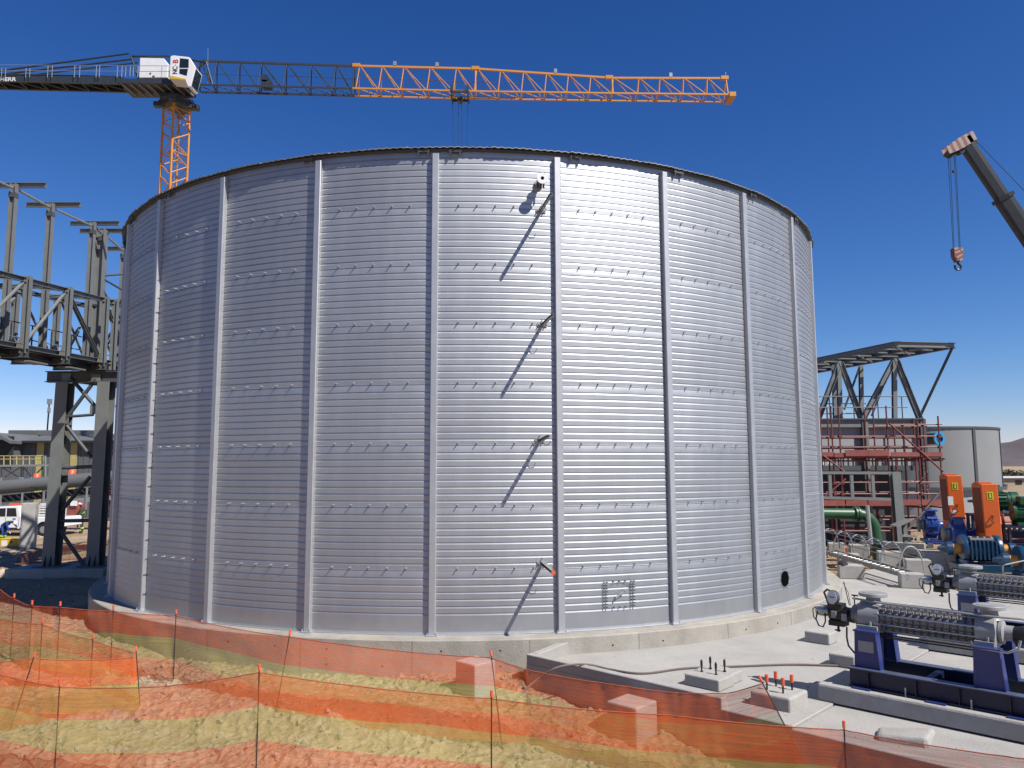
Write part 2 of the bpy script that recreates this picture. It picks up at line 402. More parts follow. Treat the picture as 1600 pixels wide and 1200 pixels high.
m = MB(); m.prism([G(.003, .003, -.33), G(3.9, .003, -.33), G(3.9, .15, -.33), G(.003, .15, -.33)], (0, 0, .165)); m.build('kerb', CONC, kind='structure', bevel=.012)
m = MB(); m.prism([G(.004, .152, -.33), G(.16, .152, -.33), G(.16, 1.75, -.33), G(.004, 1.75, -.33)], (0, 0, .30))
for i in (4, 5): m.v[i].z -= .135
m.build('kerb', CONC, kind='structure', bevel=.012)

# ---------------------------------------------------------------- the big corrugated tank
tank = thing('storage_tank', 'huge round corrugated galvanised steel tank on a concrete ring in the middle', 'tank', TC)
CH = TH/8; NR = 9; p = CH/NR
def sheet(skip=0, seg=12):
    prof = []
    for i in range(NR):
        z = i*p
        if i == 0: prof += [(TR+.004, 0), (TR+.004, .008), (TR, .012)]
        if i < NR-1 and i+1 > skip:
            prof += [(TR, z+p-.042), (TR-.010, z+p-.017), (TR-.011, z+p-.002), (TR, z+p)]
        if i == NR-1: prof += [(TR, z+p-.02), (TR-.006, z+p)]
    m = MB(); n = len(prof)
    for k in range(seg+1):
        a = (k/seg-.5)*DT
        for r, z in prof: m.v.append(V((r*math.sin(a), -r*math.cos(a), z)))
    m.f = [(k*n+j, (k+1)*n+j, (k+1)*n+j+1, k*n+j+1) for k in range(seg) for j in range(n-1)]
    return m
def build_sheet(sk):
    o = sheet(sk).build('sheet', GALV, tank, smooth=True, local=True)
    o.data.set_sharp_from_angle(angle=R(20)); return o
s0 = build_sheet(0); s1 = build_sheet(2)
first = {0: s0, 1: s1}
used = set()
for c in range(8):
    for b in range(NB):
        kk = 1 if c == 0 else 0
        if kk in used:
            o = first[kk].copy(); col.objects.link(o); o.parent = tank
        else: o = first[kk]; used.add(kk)
        o.location = (0, 0, c*CH); o.rotation_euler = (0, 0, T0 + (b+.5)*DT)
def pol(phi, r, z): return TC + V((r*math.sin(phi), -r*math.cos(phi), z))
# columns: hat sections outside the sheets
m = MB(); a, d = .068, .105
pr = [(-a, 0), (a, 0), (a, d-.012), (a-.012, d), (-a+.012, d), (-a, d-.012)]
m.prism([(x, -TR-y+.004, .01) for x, y in pr], (0, 0, TH-.11))
m.box((0, -TR-.075, .012), (.24, .19, .02))
for x in (-.085, .085): m.tube((x, -TR-.11, .02), (x, -TR-.11, .06), .014, 6)
c0 = m.build('column', GALVC, tank, local=True)
for b in range(NB):
    o = c0 if b == 0 else c0.copy()
    if b: col.objects.link(o); o.parent = tank
    o.rotation_euler = (0, 0, T0 + b*DT)
# studs along every seam
m = MB()
for b in range(NB):
    for c in range(1, 8):
        for k in range(5):
            ph = T0 + (b + .19 + k*.15)*DT
            m.tube(pol(ph, TR-.005, c*CH+.045), pol(ph, TR+.075, c*CH+.052), .011, 5)
            m.tube(pol(ph, TR, c*CH+.045), pol(ph, TR+.018, c*CH+.046), .02, 6)
m.build('bolt', GALVC, tank, kind='stuff')
# narrow angle along the foot of the sheets
m = MB(); n = 160
for i in range(n+1):
    a = 2*pi*i/n
    for r, z in ((TR+.05, .004), (TR+.05, .012), (TR+.008, .014), (TR+.006, .06)): m.v.append(pol(a, r, z))
m.f = [(i*4+j, (i+1)*4+j, (i+1)*4+j+1, i*4+j+1) for i in range(n) for j in range(3)]
m.build('base_angle', GALVC, tank, smooth=True)
# roof: shallow corrugated cone with a wavy eaves edge
m = MB(); n = 27*17*6
for i in range(n):
    a = 2*pi*i/n; wv = .009*math.sin(2*pi*i/6)
    ov = .115 + .012*noise.noise((a*40, 0, 0)) + (.02 if int(a/DT*3) % 2 else 0)
    for r, z in ((TR+ov, TH+.028+wv-.012), (TR+ov, TH+.034+wv), (TR-1.0, TH+.10+wv), (.5, TH+.75)): m.v.append(pol(a, r, z))
for i in range(n):
    j = (i+1) % n
    for k in range(3): m.f.append((i*4+k, j*4+k, j*4+k+1, i*4+k+1))
m.build('roof', RIM, tank)
m = MB(); n = 270
for i in range(n+1):
    a = 2*pi*i/n
    for r, z in ((TR-.02, TH-.03), (TR+.055, TH-.03), (TR+.055, TH+.012), (TR-.02, TH+.012)): m.v.append(pol(a, r, z))
m.f = [(i*4+j, (i+1)*4+j, (i+1)*4+(j+1) % 4, i*4+(j+1) % 4) for i in range(n) for j in range(4)]
m.build('rim_angle', STEELD, tank, smooth=True)
for b in range(NB):
    ph = T0 + (b+.16 if b not in (26, 25) else b+.9)*DT
    m = MB()
    for s_ in (-1, 1): m.beam(pol(ph+s_*.009, TR+.07, TH-.13), pol(ph+s_*.009, TR+.07, TH-.0), .018, .05)
    m.beam(pol(ph-.012, TR+.07, TH-.035), pol(ph+.012, TR+.07, TH-.035), .03, .05)
    m.build('roof_bracket', STEELD, tank)
# arms that stand out from the wall beside one column
def phi_at(px, py, z):           # where the pixel's ray meets the tank wall
    d = ray(px, py); o = CO-TC
    A = d.x**2+d.y**2; B = 2*(o.x*d.x+o.y*d.y); C = o.x**2+o.y**2-TR**2
    t = (-B-math.sqrt(B*B-4*A*C))/(2*A); q = o+d*t
    return math.atan2(q.x, -q.y), q.z
for i, (px, py, L) in enumerate(((845, 330, .95), (847, 508, .95), (843, 689, .85), (847, 880, .95))):
    ph, z = phi_at(px, py, 0)
    n_ = V((math.sin(ph), -math.cos(ph), 0)); t_ = V((math.cos(ph), math.sin(ph), 0))
    b0 = pol(ph, TR, z); tp = b0 + n_*L + V((0, 0, -.05 if i == 3 else (.06 if i == 2 else .02)))
    m = MB(); m.channel(b0, tp, .05, .06, .008)
    ar = m.build('support_arm', CHROME if i != 2 else CASTL, tank)
    m = MB(); m.box(b0+n_*.01+V((0, 0, .0)), (.20, .02, .07), Matrix.Rotation(ph, 3, 'Z'))
    for s_ in (-.07, .07): m.tube(b0+t_*s_, b0+t_*s_+n_*.07, .013, 6)
    m.tube(b0+V((0, 0, .1)), b0+V((0, 0, .1))+n_*.10, .013, 6)
    m.build('fixing_plate', CASTL, ar)
    q = b0+n_*(.34*L)
    MB().path([q+V((0, 0, -.03)), q+t_*.05+V((0, 0, -.09)), q+t_*.13+V((0, 0, -.08)), q+t_*.16+V((0, 0, -.0))], .008, 5).build('hook', STEELD, ar)
    if i == 3:
        MB().tube(tp-n_*.02, tp+n_*.045, .042, 8).build('end_cap', CAPR, ar)
ph, z = phi_at(842, 288, 0)
n_ = V((math.sin(ph), -math.cos(ph), 0)); t_ = V((math.cos(ph), math.sin(ph), 0)); b0 = pol(ph, TR, z)
m = MB(); m.lathe([(.06, 0), (.06, .33)], b0, n_, 16); nz = m.build('nozzle', CASTL, tank, smooth=True)
MB().lathe([(.062, 0), (.095, 0), (.095, .03), (.062, .03)], b0+n_*.02, n_, 20).build('flange', CASTL, nz, smooth=True)
MB().lathe([(.062, 0), (.09, 0), (.09, .025), (.062, .025)], b0+n_*.17, n_, 20).build('flange', CASTL, nz, smooth=True)
MB().lathe([(.035, .015), (.09, .0), (.115, .0), (.115, .035), (.035, .035)], b0+n_*.32, n_, 24).build('flange', CRWHITE, nz, smooth=True)
MB().lathe([(.036, 0), (.036, .006)], b0+n_*.352, n_, 16).build('bore', DARKHOLE, nz)
m = MB()
for k in range(3): m.tube(b0+n_*.19+t_*(.06*(k-1))-V((0, 0, .05)), b0+n_*.19+t_*(.06*(k-1))-V((0, 0, .15)), .018, 6)
m.build('drain_cock', CASTD, nz)
# bolted manhole pattern and the round opening
ph, z = phi_at(967, 928, 0); r90 = .45
m = MB()
def stud(m, du, dz): q = pol(ph+du/TR, TR-.01, z+dz); e = pol(ph+du/TR, TR+.06, z+dz); m.tube(q, e, .010, 6)
for s_ in (-.33, -.27, .27, .33):
    for k in range(9): stud(m, s_, -.24+k*.06)
for k in range(3):
    stud(m, -.13+k*.13, .25); stud(m, -.13+k*.13, -.25)
MB().path([pol(ph+x/TR, TR+.02, z+y) for x, y in ((-.12, .22), (0, .24), (.12, .22), (.22, .17), (.25, .08))], .004, 5).build('cable_loop', STEELD, tank)
m.build('manhole_bolt', STEELD, tank, kind='stuff')
m = MB(); m.beam(pol(ph-.09/TR, TR+.05, z-.06), pol(ph+.10/TR, TR+.07, z+.07), .02, .03); m.tube(pol(ph-.09/TR, TR, z-.06), pol(ph-.09/TR, TR+.08, z-.06), .015, 6); m.tube(pol(ph+.10/TR, TR, z+.07), pol(ph+.10/TR, TR+.1, z+.07), .012, 6)
m.build('manhole_handle', CASTL, tank)
ph, z = phi_at(1226, 904, 0); n_ = V((math.sin(ph), -math.cos(ph), 0)); t_ = V((math.cos(ph), math.sin(ph), 0)); b0 = pol(ph, TR, z)
op = MB().lathe([(.175, -.02), (.175, .022)], b0, n_, 28).build('nozzle_opening', DARKHOLE, tank, smooth=True)
m = MB()
for k in range(10): q = b0 + (t_*math.cos(k*pi/5)+V((0, 0, math.sin(k*pi/5))))*.225; m.tube(q-n_*.02, q+n_*.02, .009, 6)
m.build('bolt_ring', STEELD, op, kind='stuff')

# ---------------------------------------------------------------- concrete blocks
G2 = R(-17); X2 = V((math.cos(G2), math.sin(G2), 0)); Y2 = V((-X2.y, X2.x, 0))
def block(label, c, L, B, H, name='concrete_block', cat='concrete block', group=None, rz=GZ, mat_=None, top=None, bev=.025):
    t = thing(name, label, cat, c, rz, group)
    m = MB(); m.box((0, 0, H/2), (L, B, H)); m.build('body', mat_ or CONCB, t, local=True, bevel=bev, segs=2); return t
def stepped():
    c = at_z(1112, 1068, -.32)
    t = thing('anchor_plinth', 'low stepped pale concrete plinth with four bare upright bolts on the apron', 'concrete plinth', c, GZ)
    m = MB(); m.box((-.02, .30, .085), (.62, .42, .17)); m.build('back_step', CONCB, t, local=True, bevel=.02, segs=2)
    m = MB(); m.box((.03, -.12, .09), (.62, .5, .18)); m.build('front_step', CONCB, t, local=True, bevel=.02, segs=2)
    for x, y in ((-.13, -.08), (.13, -.08), (-.13, .2), (.13, .2)):
        m = MB(); m.tube((x, y, .16), (x, y, .37), .015, 6); m.tube((x, y, .27), (x, y, .35), .022, 6); m.tube((x, y, .175), (x, y, .19), .03, 6); m.build('anchor_bolt', CASTD, t, local=True)
stepped()
c = at_z(1218, 1100, -.32)
t = thing('anchor_plinth', 'pale concrete plinth with four orange capped bolts at the apron edge', 'concrete plinth', c, GZ)
m = MB(); m.box((0, 0, -.02), (.62, .62, .44)); m.build('body', CONCB, t, local=True, bevel=.03, segs=2)
for x, y in ((-.14, -.1), (.12, -.12), (-.12, .16), (.14, .14)):
    bo = MB().tube((x, y, .19), (x, y, .36), .015, 6).build('anchor_bolt', CASTD, t, local=True)
    MB().tube((x, y, .31), (x, y, .42), .028, 8).build('plastic_cap', CAPR, bo, local=True)
block('square concrete block behind the net left of the apron corner', at_z(742, 1112, -.97)+V((0, .2, -.05)), .5, .5, .86)
block('larger concrete block behind two nets in front of the apron edge', at_z(992, 1180, -1.12)+V((0, .22, -.05)), .56, .56, .78)
block('low concrete block in front of the tank wall, left of the nearest pump', at_z(1283, 1003, -.32), .5, .42, .22)
block('low concrete block under the nearest pump head', at_z(1322, 1040, -.32), .45, .4, .22)
block('concrete block right behind the flange of the nearest pump', at_z(1402, 958, -.32), .55, .5, .25)
block('pair block nearest the tank foot with a black cap on top', at_z(1330, 903, -.32), .75, .6, .42, rz=G2)
block('concrete block behind the one with the black cap', at_z(1338, 887, -.32)+V((0, .6, 0)), .7, .6, .42, rz=G2)
block('upright concrete block by the tank wall under the ladder end', at_z(1307, 868, -.32), .6, .5, .5, rz=G2)
block('second upright concrete block along the lying ladder', at_z(1343, 872, -.32), .7, .5, .52, rz=G2)
block('concrete block inside the middle hoops of the lying ladder', at_z(1390, 886, -.32), .75, .5, .55, rz=G2)
block('concrete block under the near hoops of the lying ladder', at_z(1434, 898, -.32), .75, .5, .5, rz=G2)
block('concrete block at the near foot of the lying ladder', at_z(1424, 918, -.32), .62, .5, .42, rz=G2)
block('wide concrete plinth under the blue slurry pumps', at_z(1477, 890, -.32), 1.5, 1.2, .62, 'concrete_plinth', 'concrete plinth', rz=G2)
block('concrete plinth under the nearer teal motor', at_z(1543, 908, -.32), 1.6, 1.2, .42, 'concrete_plinth', 'concrete plinth', rz=G2)
q = at_z(1322, 884, .1)
tag(MB().lathe([(.16, 0), (.15, .05), (.08, .10), (.02, .11)], q+V((0, .25, 0)), (0, 0, 1), 14).build('plastic_cap', BLACK, smooth=True), 'black domed cap on the block near the tank foot', 'cap')
block('long precast concrete beam lying behind the lying ladder', at_z(1420, 872, -.32)+V((0, 1.2, 0)), 2.3, .3, .5, 'concrete_beam', 'concrete beam', rz=R(-35))
m = MB(); q = at_z(1414, 1156, -.345)
m.box((0, 0, .05), (.62, .42, .16)); lump = m.build('concrete_lump', CONCB, bevel=.05, segs=3)
for v_ in lump.data.vertices: v_.co = q + Matrix.Rotation(GZ+.2, 3, 'Z') @ (v_.co + V((.05*noise.noise(v_.co*6), .05*noise.noise(v_.co*6+V((9, 0, 0))), .03*noise.noise(v_.co*7)-(.05 if v_.co.x < -.1 else 0))))
tag(lump, 'pale lump of broken concrete lying on the apron at the lower right', 'concrete lump')

m = MB()
for k in range(260):
    u_, v_ = rnd.uniform(.2, 9), .2+9*rnd.random()**2
    q = G(u_, v_, -.318)
    if (q-TC).length < TR+.6: continue
    stone(m, q.x, q.y, -.318+(0 if u_ < 4.97 else -.026), .004+.016*rnd.random()**3)
m.build('debris', STONE, kind='stuff')
# ---------------------------------------------------------------- barrier nets
def fence(label, pts, posts, hgt=1.2, seed=0, capz=.03, sag=.10, nm_=None):
    """pts: (top point, lean bottom point or None) in world; posts: indices that carry a rod"""
    P = []
    for a, b in pts:
        g = gz(a.x, a.y) if b is None else None
        bt = V((a.x, a.y, max(g, a.z-hgt))) if b is None else V(b)
        P.append((V(a), bt))
    t = thing('barrier_net', label, 'barrier net', (P[0][0].x, P[0][0].y, gz(P[0][0].x, P[0][0].y)))
    m = MB(); cols = []; ns = 22; nv = 16; uvs = []; u = 0
    for i in range(len(P)-1):
        (a, b), (c, d) = P[i], P[i+1]; L = (a-c).length
        for k in range(ns + (i == len(P)-2)):
            s = k/ns; tp = a.lerp(c, s); bt = b.lerp(d, s)
            sg = sag*L*.22*4*s*(1-s)
            tp = tp - V((0, 0, sg))
            # the net hangs from the line: gathered where it is tied
            up_ = V((0, 0, 1)); nrm = (c-a).cross(up_).normalized()
            bt.z = bt.z - .25*sg
            row = []
            for j in range(nv+1):
                f = j/nv; p_ = tp.lerp(bt, f)
                wv = .05*noise.noise((u*1.1+s*L*1.1, f*1.5, seed)) + .02*noise.noise(((u+s*L)*3, f*6, seed+3))
                e = math.sin(pi*min(1, f*1.2)) if f < .83 else .5
                p_ = p_ + nrm*wv*(.35+e)*min(1, 4*s*(1-s)+.25)
                p_.z += .03*noise.noise((u+s*L, f*2, seed+7))*e
                g_ = min(s, 1-s)*L
                p_ = p_ + nrm*.014*math.sin(g_*22+f*5)*math.exp(-g_*3.2)*(1-.5*f)      # gathered pleats beside the post
                row.append(p_); uvs.append((u+s*L, 1-f))
            m.v += row; cols.append(len(row))
        u += L
    n = len(cols); w_ = nv+1
    m.f = [(i*w_+j, (i+1)*w_+j, (i+1)*w_+j+1, i*w_+j+1) for i in range(n-1) for j in range(nv)]
    o = m.build('net', nm_ or NET, t, smooth=True)
    ul = o.data.uv_layers.new(name='UVMap')
    for lp in o.data.loops: ul.data[lp.index].uv = uvs[lp.vertex_index]
    top = [m.v[i*w_] for i in range(n)]
    MB().path([p_+V((0, 0, .004)) for p_ in top], .007, 5).build('top_cord', NETC, t)
    for i in posts:
        a, b = P[i]; d = (b-a).normalized(); g = b + d*.1
        po = MB().tube(a-d*.06, g, .009, 6).build('post', ROD, t)
        MB().tube(a-d*.11, a-d*.03, .02, 8).build('cap', CAPR, po)
    return t
NETC = mat('net_hem', (.36, .075, .025), .8, var=.2)
def tp(px, py, y): return at_y(px, py, y)
fence('far orange and yellow barrier net along the foot of the tank ring wall', [
    (tp(-40, 905, 19), None), (tp(0, 921, 17), None), (tp(22, 936, 16), None), (tp(50, 947, 15.3), None), (tp(94, 949, 15), None), (tp(177, 955, 14.7), None),
    (tp(275, 962, 14.4), None), (tp(452, 995, 13.2), tp(429, 1125, 12.9)), (tp(768, 1028, 12.3), tp(784, 1160, 12.0)),
    (tp(826, 1047, 12.1), None), (tp(960, 1070, 11.5), None), (tp(1060, 1083, 11.2), None), (tp(1140, 1083, 10.9), None), (tp(1192, 1068, 10.6), tp(1260, 1198, 10.3))],
    [2, 3, 4, 5, 6, 7, 8, 13], seed=1, sag=.06)
fence('middle left barrier net that turns back on itself at its right end', [
    (tp(-60, 950, 15.0), None), (tp(0, 966, 14.5), None), (tp(66, 975, 14.0), None), (tp(145, 1000, 13.6), None), (tp(213, 1020, 13.3), tp(222, 1150, 13.0)),
    (tp(208, 1028, 13.2), tp(217, 1158, 12.9)), (tp(52, 1029, 12.8), tp(12, 1155, 12.6)), (tp(-70, 1036, 12.8), None)], [2, 3, 4, 6], seed=11, sag=.11)
fence('nearest barrier net along the bottom edge of the view', [
    (tp(-120, 1032, 11.5), None), (tp(0, 1054, 11.3), None), (tp(93, 1074, 11.1), None), (tp(255, 1073, 10.9), None), (tp(405, 1051, 10.7), None), (tp(768, 1092, 10.7), None),
    (tp(1050, 1118, 10.3), None), (tp(1319, 1141, 9.75), None), (tp(1600, 1186, 8.5), None), (tp(1800, 1215, 7.7), None)], [2, 4, 5, 7, 9], seed=21, sag=.05, hgt=1.3)
# hose across the apron and over the kerb
m = MB(); pts = []
for px, py, z in ((800, 1098, -.75), (835, 1065, -.35), (868, 1044, -.12), (900, 1038, -.1), (925, 1039, -.22), (955, 1046, -.29), (1005, 1052, -.295), (1070, 1044, -.295), (1150, 1041, -.295), (1240, 1038, -.295), (1330, 1041, -.295)):
    pts.append(at_z(px, py, z) if z > -.4 else at_y(px, py, 12.7))
sp = []
for i in range(len(pts)-1):
    p0, p1, p2, p3 = pts[max(i-1, 0)], pts[i], pts[i+1], pts[min(i+2, len(pts)-1)]
    for k in range(6):
        s = k/6; sp.append(.5*((2*p1)+(p2-p0)*s+(2*p0-5*p1+4*p2-p3)*s*s+(3*p1-p0-3*p2+p3)*s**3))
tag(m.path(sp, .018, 7).build('hose', HOSE, smooth=True), 'dusty brown hose running over the kerb and across the apron to the pump', 'hose')

# ---------------------------------------------------------------- small makers for steelwork
def ib(name, M_, par, p0, p1, w, h, t=.018, up=(0, 0, 1)): return MB().ibeam(p0, p1, w, h, t, up).build(name, M_, par)
def bm_(name, M_, par, p0, p1, w, h, up=(0, 0, 1)): return MB().beam(p0, p1, w, h, up).build(name, M_, par)
def tb(name, M_, par, p0, p1, r, n=8): return MB().tube(p0, p1, r, n).build(name, M_, par, smooth=n > 6)
def ch(name, M_, par, p0, p1, w, h, t=.015, up=(0, 0, 1)): return MB().channel(p0, p1, w, h, t, up).build(name, M_, par)

# ---------------------------------------------------------------- the two multistage pumps
PO = V((4.62, 12.1, -.32))
def make_pump():
    t = thing('multistage_pump', 'nearest grey multistage pump with a white dial gauge on a blue skid at the right', 'pump', PO, GZ, 'multistage pumps on blue skids')
    B = lambda mb, n, M_, par=t, **k: mb.build(n, M_, par, local=True, **k)
    zc, yc = 1.235, .65
    # skid
    for y in (.22, 1.08):
        B(MB().ibeam((.42, y, .39), (4.6, y, .39), .14, .26, .02), 'skid_beam', NAVYD)
    for y in (.22, 1.08): B(MB().box((2.51, y, .5275), (4.18, .17, .012)), 'top_flange', NAVYSHEEN)  # thin plates added to carry the painted sheen on the beam tops
    for x in (.47, 1.45, 2.9, 4.0): B(MB().beam((x, .29, .40), (x, 1.01, .40), .1, .2), 'cross_member', NAVYD)
    for x in (.7, 1.35, 1.9, 2.5, 3.1): B(MB().box((x, .185, .39), (.012, .06, .215)), 'stiffener', NAVYD)
    for x in (.62, 1.62, 2.6): B(MB().box((x, .11, .262), (.26, .10, .018)), 'foot_plate', NAVY)
    for x in (1.22, 2.05, 3.0): B(MB().tube((x, .13, .25), (x, .13, .38), .012, 6), 'anchor_bolt', CASTL)
    # pedestals
    for x0, x1 in ((.48, .86), (2.06, 2.45)):
        for y in (.26, .98):
            m = MB(); m.prism([(x0, y, .535), (x1, y, .535), (x1-.05, y, 1.06), (x0+.02, y, 1.06)], (0, .05, 0)); m.box(((x0+x1)/2-.01, y+.025, 1.065), (x1-x0-.05, .16, .02))
            m.prism([(x1-.012, y-.03, .52), (x1, y-.03, .52), (x1-.05, y-.03, 1.05), (x1-.062, y-.03, 1.05)], (0, .18, 0))
            pd = B(m, 'pedestal', NAVY)
            if y < .5 and x0 < 1: B(MB().box((.66, .256, .84), (.22, .008, .16)), 'name_plate', CASTL, pd)
        m = MB(); m.box(((x0+x1)/2, .65, .8), (.02, .68, .5)); B(m, 'pedestal_web', NAVYD)
    # casing: end pieces and stage rings
    def endp(x0, x1):
        m = MB(); m.lathe([(.20, 0), (.228, .015), (.228, x1-x0-.015), (.20, x1-x0)], (x0, yc, zc), (1, 0, 0), 28); m.box(((x0+x1)/2, yc, zc-.155), (x1-x0-.02, .56, .09))
        e = B(m, 'end_casing', CASTL, smooth=True)
        for y in (.42, .88): B(MB().tube(((x0+x1)/2+.04, y, zc-.12), ((x0+x1)/2+.04, y, zc-.05), .022, 6), 'foot_bolt', CASTL, e)
        return e
    endp(.48, .80); endp(2.06, 2.32)
    n = 13; st = (2.06-.80)/n
    ring_ = MB(); ring_.lathe([(.160, 0), (.182, .008), (.182, st*.72), (.160, st*.76), (.160, st)], (0, 0, 0), (1, 0, 0), 24)
    for k in range(12):
        a = 2*pi*(k+.5)/12; ring_.box((st*.4, .186*math.cos(a), .186*math.sin(a)), (st*.45, .05, .05), Matrix.Rotation(a, 3, 'X'))
    r0 = B(ring_, 'stage_ring', CAST)
    for k in range(n):
        o = r0 if k == 0 else r0.copy()
        if k: col.objects.link(o); o.parent = t
        o.location = (.80+k*st, yc, zc)
    rod = None
    for k in range(10):
        a = 2*pi*(k+.5)/10; c = (yc+.216*math.cos(a), zc+.216*math.sin(a))
        B(MB().tube((.74, c[0], c[1]), (2.12, c[0], c[1]), .013, 8), 'tie_rod', CHROME, smooth=True)
    tr = MB().path([(.40, .52, zc+.255), (.8, .49, zc+.235), (2.3, .46, zc+.225), (2.62, .44, zc+.24), (2.75, .5, zc+.22)], .015, 8); B(tr, 'balance_pipe', CASTL, smooth=True)
    for z in (-.27, -.235): B(MB().beam((.8, .52, zc+z), (2.1, .52, zc+z), .03, .018), 'under_rail', CASTD)
    # flanged branches on top
    for x, y in ((.66, .66), (2.22, .66)):
        m = MB(); m.lathe([(.15, 0), (.105, .06), (.10, .15)], (x, y, zc+.16), (0, 0, 1), 24)
        b_ = B(m, 'branch', CASTL, smooth=True)
        m = MB(); m.lathe([(.2, 0), (.205, .005), (.205, .045), (.2, .05), (.10, .055)], (x, y, zc+.30), (0, 0, 1), 32); f = B(m, 'flange', CASTL, b_, smooth=True)
        m = MB(); m.lathe([(.155, 0), (.155, .006)], (x, y, zc+.352), (0, 0, 1), 28); B(m, 'cover_disc', CASTL, f, smooth=True)
    # bearing end with its hoses, dial and valves
    m = MB(); m.lathe([(.13, .36), (.13, .49)], (0, yc, zc), (1, 0, 0), 24); m.lathe([(.165, .43), (.165, .47)], (0, yc, zc), (1, 0, 0), 24)
    for k in range(10): a = 2*pi*k/10; m.tube((.40, yc+.148*math.cos(a), zc+.148*math.sin(a)), (.5, yc+.148*math.cos(a), zc+.148*math.sin(a)), .012, 6)
    B(m, 'seal_housing', CAST, smooth=True)
    m = MB(); m.lathe([(.06, -.02), (.115, .0), (.135, .06), (.125, .12), (.14, .2), (.11, .27), (.12, .37)], (0, yc, zc-.03), (1, 0, 0), 20)
    m.box((.10, yc, zc+.09), (.22, .2, .08)); m.box((.12, yc, zc-.17), (.24, .22, .08)); m.box((.27, yc-.12, zc), (.08, .06, .12))
    B(m, 'bearing_housing', CASTD, smooth=True)
    B(MB().box((.10, yc-.135, zc-.03), (.075, .03, .10)), 'inspection_plate', CASTL); B(MB().box((.27, yc-.16, zc-.05), (.08, .03, .11)), 'inspection_plate', CASTL)
    m = MB(); m.lathe([(.02, -.235), (.07, -.22), (.09, -.17), (.09, -.06), (.07, -.02)], (0, yc, zc-.01), (1, 0, 0), 18); B(m, 'end_cover', CHROME, smooth=True)
    gx_, gz_ = .14, zc+.235
    m = MB(); m.lathe([(.105, 0), (.11, .012), (.11, .055), (.095, .06)], (gx_, .49, gz_), (-.45, -1, .25), 24); g = B(m, 'dial_gauge', CHROME, smooth=True)
    nrm = V((-.45, -1, .25)).normalized(); m = MB(); m.lathe([(.093, 0), (.093, .004)], V((gx_, .49, gz_))+nrm*.06, nrm, 24); B(m, 'dial_face', CRWHITE, g)
    q = V((gx_, .49, gz_))+nrm*.068; m = MB(); m.beam(q-V((.045, -.015, .005)), q+V((.05, -.018, .0)), .006, .012); B(m, 'needle', BLACK, g)
    m = MB(); m.tube((gx_, .52, gz_-.07), (gx_, .6, zc+.08), .014, 6); B(m, 'gauge_stem', CASTD)
    B(MB().path([(-.02, yc-.02, zc+.09), (-.05, yc-.03, zc+.2), (-.08, yc-.03, zc+.28), (-.03, yc-.03, zc+.33), (.04, yc-.02, zc+.30), (.06, yc, zc+.2), (.05, yc, zc+.1)], .017, 8), 'hose_loop', CASTD, smooth=True)
    B(MB().path([(-.18, yc-.08, zc-.02), (-.2, yc-.1, zc-.14), (-.16, yc-.1, zc-.24), (-.09, yc-.1, zc-.25), (-.05, yc-.1, zc-.16), (-.06, yc-.08, zc-.04)], .012, 8), 'hose_loop', BLACK, smooth=True)
    B(MB().path([(-.21, yc-.02, zc+.05), (-.27, yc-.04, zc), (-.26, yc-.05, zc-.12), (-.19, yc-.06, zc-.2)], .008, 8), 'hose_loop', BLACK, smooth=True)
    B(MB().path([(.28, yc-.1, zc-.2), (.28, yc-.12, zc-.36), (.30, yc-.12, zc-.48), (.38, yc-.1, zc-.58), (.5, yc-.1, zc-.66)], .014, 8), 'drain_hose', BLACK, smooth=True)
    m = MB(); m.tube((.15, yc-.1, zc-.2), (.15, yc-.1, zc-.29), .02, 8); m.tube((.10, yc-.1, zc-.27), (.18, yc-.1, zc-.27), .014, 6); B(m, 'drain_cock', BLACK)
    m = MB(); m.tube((.36, yc+.05, zc+.1), (.36, yc+.05, zc+.27), .01, 6); m.tube((.32, yc+.05, zc+.27), (.42, yc+.05, zc+.27), .012, 6); B(m, 'valve_handle', CASTD)
    B(MB().path([(.26, yc+.1, zc+.1), (.22, yc+.1, zc+.3), (.19, yc+.1, zc+.46)], .007, 6), 'sensor_wire', BLACK); B(MB().path([(.28, yc+.1, zc+.1), (.25, yc+.1, zc+.3), (.18, yc+.1, zc+.44)], .005, 6), 'sensor_wire', BLACK)
    # drive end pipework
    B(MB().path([(2.05, .3, zc-.12), (2.08, .24, zc-.17), (2.5, .22, zc-.18), (2.62, .24, zc-.12), (2.64, .3, zc-.02)], .018, 8), 'flush_pipe', CHROME, smooth=True)
    m = MB(); m.lathe([(.14, 0), (.16, .02), (.16, .06), (.10, .08), (.10, .18)], (2.32, yc, zc), (1, 0, 0), 20); B(m, 'drive_seal_housing', CASTL, smooth=True)
    m = MB(); m.lathe([(.11, 0), (.13, .1), (.13, .3), (.06, .34), (.05, .6)], (2.5, yc, zc-.02), (1, 0, 0), 18); B(m, 'drive_bearing_housing', CASTD, smooth=True)
    return t
p1 = make_pump()
p2 = copy_tree(p1)
p2.location = PO + W*4.66 + U*.23
p2['label'] = 'farther grey multistage pump on a blue skid, behind the first pump at the right edge'
PM[p2] = T(p2.location, GZ)
for q, lb in ((PO, 'long concrete plinth carrying the nearest multistage pump'), (PO+W*4.66+U*.23, 'long concrete plinth carrying the farther multistage pump')):
    t = thing('pump_plinth', lb, 'concrete plinth', q, GZ, 'long pump plinths')
    m = MB(); m.box((3.2, .65, .12), (6.4, 1.3, .26)); m.build('body', CONCB, t, local=True, bevel=.035, segs=2)

